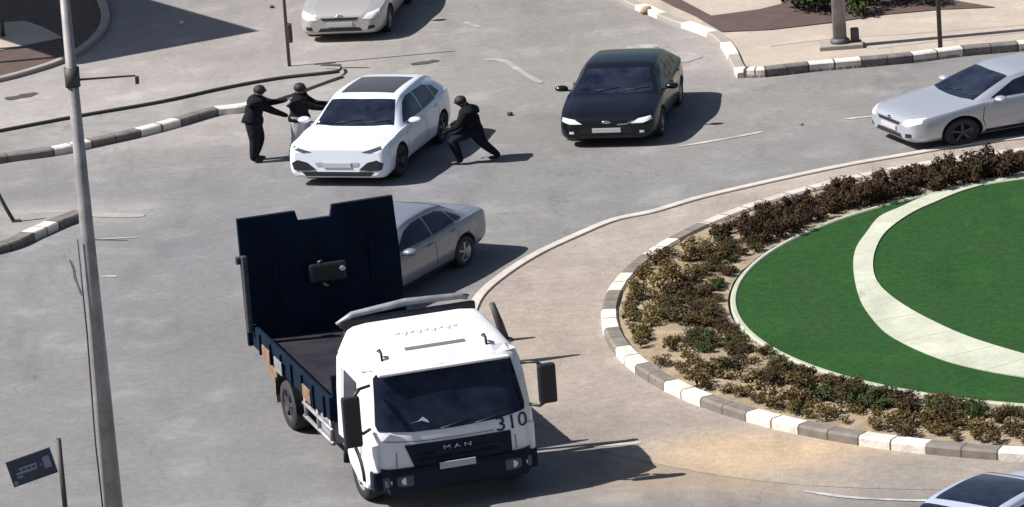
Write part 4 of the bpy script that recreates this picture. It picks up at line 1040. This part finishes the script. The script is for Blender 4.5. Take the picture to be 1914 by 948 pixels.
# ------------------------------------------------------------------ planting
def leaf_mesh(name, nleaf, ls, spread, mats, seed, stems=5, top=.5):
    rnd = random.Random(seed); bm = bmesh.new()
    lobes = [(rnd.uniform(-.5, .5), rnd.uniform(-.5, .5), rnd.uniform(.3, .75), rnd.uniform(.28, .5)) for _ in range(6)]
    for k in range(nleaf):
        lx, ly, lz, lr = rnd.choice(lobes)
        d = Vector((rnd.gauss(0, 1), rnd.gauss(0, 1), rnd.gauss(0, .8))).normalized()*lr*rnd.uniform(.45, 1)
        c = Vector((lx+d.x, ly+d.y, max(.03, lz+d.z*.9)))
        c = Vector((c.x*spread[0], c.y*spread[0], c.z*spread[1]))
        nrm = (d + Vector((rnd.uniform(-.7, .7), rnd.uniform(-.7, .7), rnd.uniform(0, .9)))).normalized()
        a = nrm.orthogonal().normalized(); a.rotate(Matrix.Rotation(rnd.uniform(0, 6.28), 3, nrm)); b = nrm.cross(a)
        s = ls*rnd.uniform(.6, 1.3)
        vs = [bm.verts.new(c+a*s), bm.verts.new(c+b*s*.5), bm.verts.new(c-a*s), bm.verts.new(c-b*s*.5)]
        f = bm.faces.new(vs); f.material_index = 0 if rnd.random() < .75 else 1
    for k in range(stems):
        a = rnd.uniform(0, 6.28); r_ = rnd.uniform(.2, .8)*spread[0]
        n0 = len(bm.faces); add_tube(bm, [(0, 0, 0), (math.cos(a)*r_*.4, math.sin(a)*r_*.4, spread[1]*.4), (math.cos(a)*r_, math.sin(a)*r_, spread[1]*.9)], [.012, .009, .004], 4, False)
        bm.faces.ensure_lookup_table()
        for f in bm.faces[n0:]: f.material_index = 2
    me = bpy.data.meshes.new(name); bm.to_mesh(me); bm.free()
    for m in mats: me.materials.append(M[m])
    return me
ol = [leaf_mesh('olive_shrub', 420, .030, (.30, .26), mm, s) for s, mm in ((1, ('leaf_olive', 'leaf_dark', 'bark')), (2, ('leaf_olive', 'leaf_green', 'bark')), (3, ('leaf_olive', 'leaf_brown', 'bark')), (31, ('leaf_olive', 'leaf_pale', 'bark')), (32, ('leaf_dark', 'leaf_olive', 'bark')))]
dk = [leaf_mesh('dark_shrub', 560, .032, (.36, .36), mm, s) for s, mm in ((4, ('leaf_dark', 'leaf_olive', 'bark')), (5, ('leaf_dark', 'leaf_green', 'bark')), (6, ('leaf_brown', 'leaf_dark', 'bark')), (61, ('leaf_green', 'leaf_dark', 'bark')))]
br = [leaf_mesh('brown_shrub', 620, .034, (.34, .46), ('leaf_brown', 'leaf_dark', 'bark'), s) for s in (7, 8, 9)]
pa = [leaf_mesh('pale_shrub', 170, .035, (.24, .17), ('leaf_pale', 'leaf_olive', 'bark'), s) for s in (10, 11)]
gn = [leaf_mesh('green_shrub', 420, .055, (.55, .55), ('leaf_green', 'leaf_dark', 'bark'), s) for s in (12, 13)]
KINDS = {'olive_shrub': (ol, 'low olive-brown shrub in the planted ring, beside the painted kerb', 'olive shrubs of the outer ring'),
         'dark_shrub': (dk, 'dark green shrub in the planted ring, beside the lawn edging', 'dark shrubs of the inner ring'),
         'brown_shrub': (br, 'dark brown upright shrub in the dense hedge, upper side of the round lawn', 'brown hedge shrubs'),
         'pale_shrub': (pa, 'pale dry tuft on bare soil between the shrubs of the ring', 'pale dry tufts of the ring'),
         'green_shrub': (gn, 'green bush in the dark soil bed, top right', 'green bushes of the top right bed')}
count = {}; PENDING = []
SECT = [(60, 95, 'far upper right stretch'), (95, 125, 'upper stretch'), (125, 150, 'upper left bend'), (150, 172, 'left shoulder'), (172, 195, 'left tip'), (195, 215, 'lower left bend'),
        (215, 235, 'lower stretch'), (235, 255, 'bottom stretch'), (255, 300, 'bottom right stretch')]
ROWS = ['against the painted kerb', 'in the second row', 'in the middle row', 'in the fourth row', 'against the lawn edging']
def shrub(kind, x, y, z, s, rnd, lab, grp, sz=None):
    ms = KINDS[kind][0]
    o = bpy.data.objects.new(kind, rnd.choice(ms)); link(o)
    size = 'small' if s < .78 else ('large' if s > 1.02 else 'mid-sized')
    o['group'] = grp; o['category'] = 'shrub'
    if isinstance(lab, str): o['label'] = size+' '+lab
    else: PENDING.append((o, size) + lab)
    o.location = (x, y, z); o.rotation_euler = (0, 0, rnd.uniform(0, 6.28)); o.scale = (s, s, sz or s*rnd.uniform(.75, 1.15)*(.78 if kind == 'dark_shrub' else 1))
    count[kind] = count.get(kind, 0)+1
rnd = random.Random(21)
def seen(x, y):
    u, v = project((x, y, .2)); return -40 < u < 1955 and 150 < v < 965
LOOK = {'olive_shrub': 'olive-brown shrub', 'dark_shrub': 'dark shrub', 'brown_shrub': 'dark brown hedge shrub', 'pale_shrub': 'pale dry tuft'}
for row, (rad_, kind, step, sc, keep) in enumerate(((R_KERB-.46, 'olive_shrub', .30, .66, .90), (R_KERB-.82, 'olive_shrub', .34, .78, .82), (R_KERB-1.18, 'dark_shrub', .36, .80, .84), (R_KERB-1.46, 'dark_shrub', .34, .72, .92), (R_LAWN+.36, 'dark_shrub', .30, .62, .97))):
    a = 0
    while a < 2*math.pi:
        rj = rad_+rnd.uniform(-.12, .12); x, y = C0.x+rj*math.cos(a), C0.y+rj*math.sin(a)
        deg = math.degrees(a); sec = [q[2] for q in SECT if q[0] <= deg < q[1]]
        if seen(x, y) and sec and noise.noise((x*1.1, y*1.1, 2)) > (-.8 if 60 < deg < 150 else -.46) and rnd.random() < keep:
            hedge = 60 < deg < 150
            k_ = kind
            s_ = sc*rnd.uniform(.75, 1.3)
            if hedge:
                k_ = 'brown_shrub'; s_ = rnd.uniform(.85, 1.15)*(.95 if deg < 130 else .8)
                if row == 0: a += step/rad_; continue
                if row == 1:
                    if deg < 118: a += step/rad_; continue
                    s_ *= .7
            elif rnd.random() < (.30 if row in (1, 2) else .12): k_ = 'pale_shrub'
            shrub(k_, x, y, .12, s_, rnd, (LOOK[k_], ROWS[row], sec[0]), KINDS[k_][2])
        a += step/rad_*rnd.uniform(.8, 1.2)
for px, py, s_, w in ((1490, 22, 1.3, 'leftmost in'), (1525, 30, 1.2, 'lowest of the left clump in'), (1545, 8, 1.4, 'topmost, left of the thick lamp post in'), (1600, 32, 1.0, 'just right of the thick lamp post in'), (1640, 18, 1.2, 'between the two posts in'), (1690, 12, 1.0, 'second from right in'), (1735, 14, .9, 'rightmost in')):
    b_ = G(px, py); shrub('green_shrub', b_.x, b_.y, .07, s_, rnd, 'green bush %s the dark soil bed' % w, KINDS['green_shrub'][2])
ORD = 'leftmost second third fourth fifth sixth seventh eighth ninth tenth eleventh twelfth thirteenth fourteenth fifteenth sixteenth seventeenth eighteenth nineteenth twentieth'.split()
sets = {}
for o, size, look, row_, sec_ in PENDING: sets.setdefault((look, row_, sec_), []).append((project(o.location)[0], o.name, o, size))
for (look, row_, sec_), L_ in sets.items():
    L_.sort(key=lambda q: q[0])
    for i_, (_, _, o, size) in enumerate(L_):
        pos = '' if len(L_) == 1 else (', leftmost' if i_ == 0 else ', %s from left' % (ORD[i_] if i_ < len(ORD) else str(i_+1)))
        o['label'] = ('' if 'hedge' in look else size+' ') + look + pos + ' ' + row_ + ', ' + sec_
print('shrubs', count)
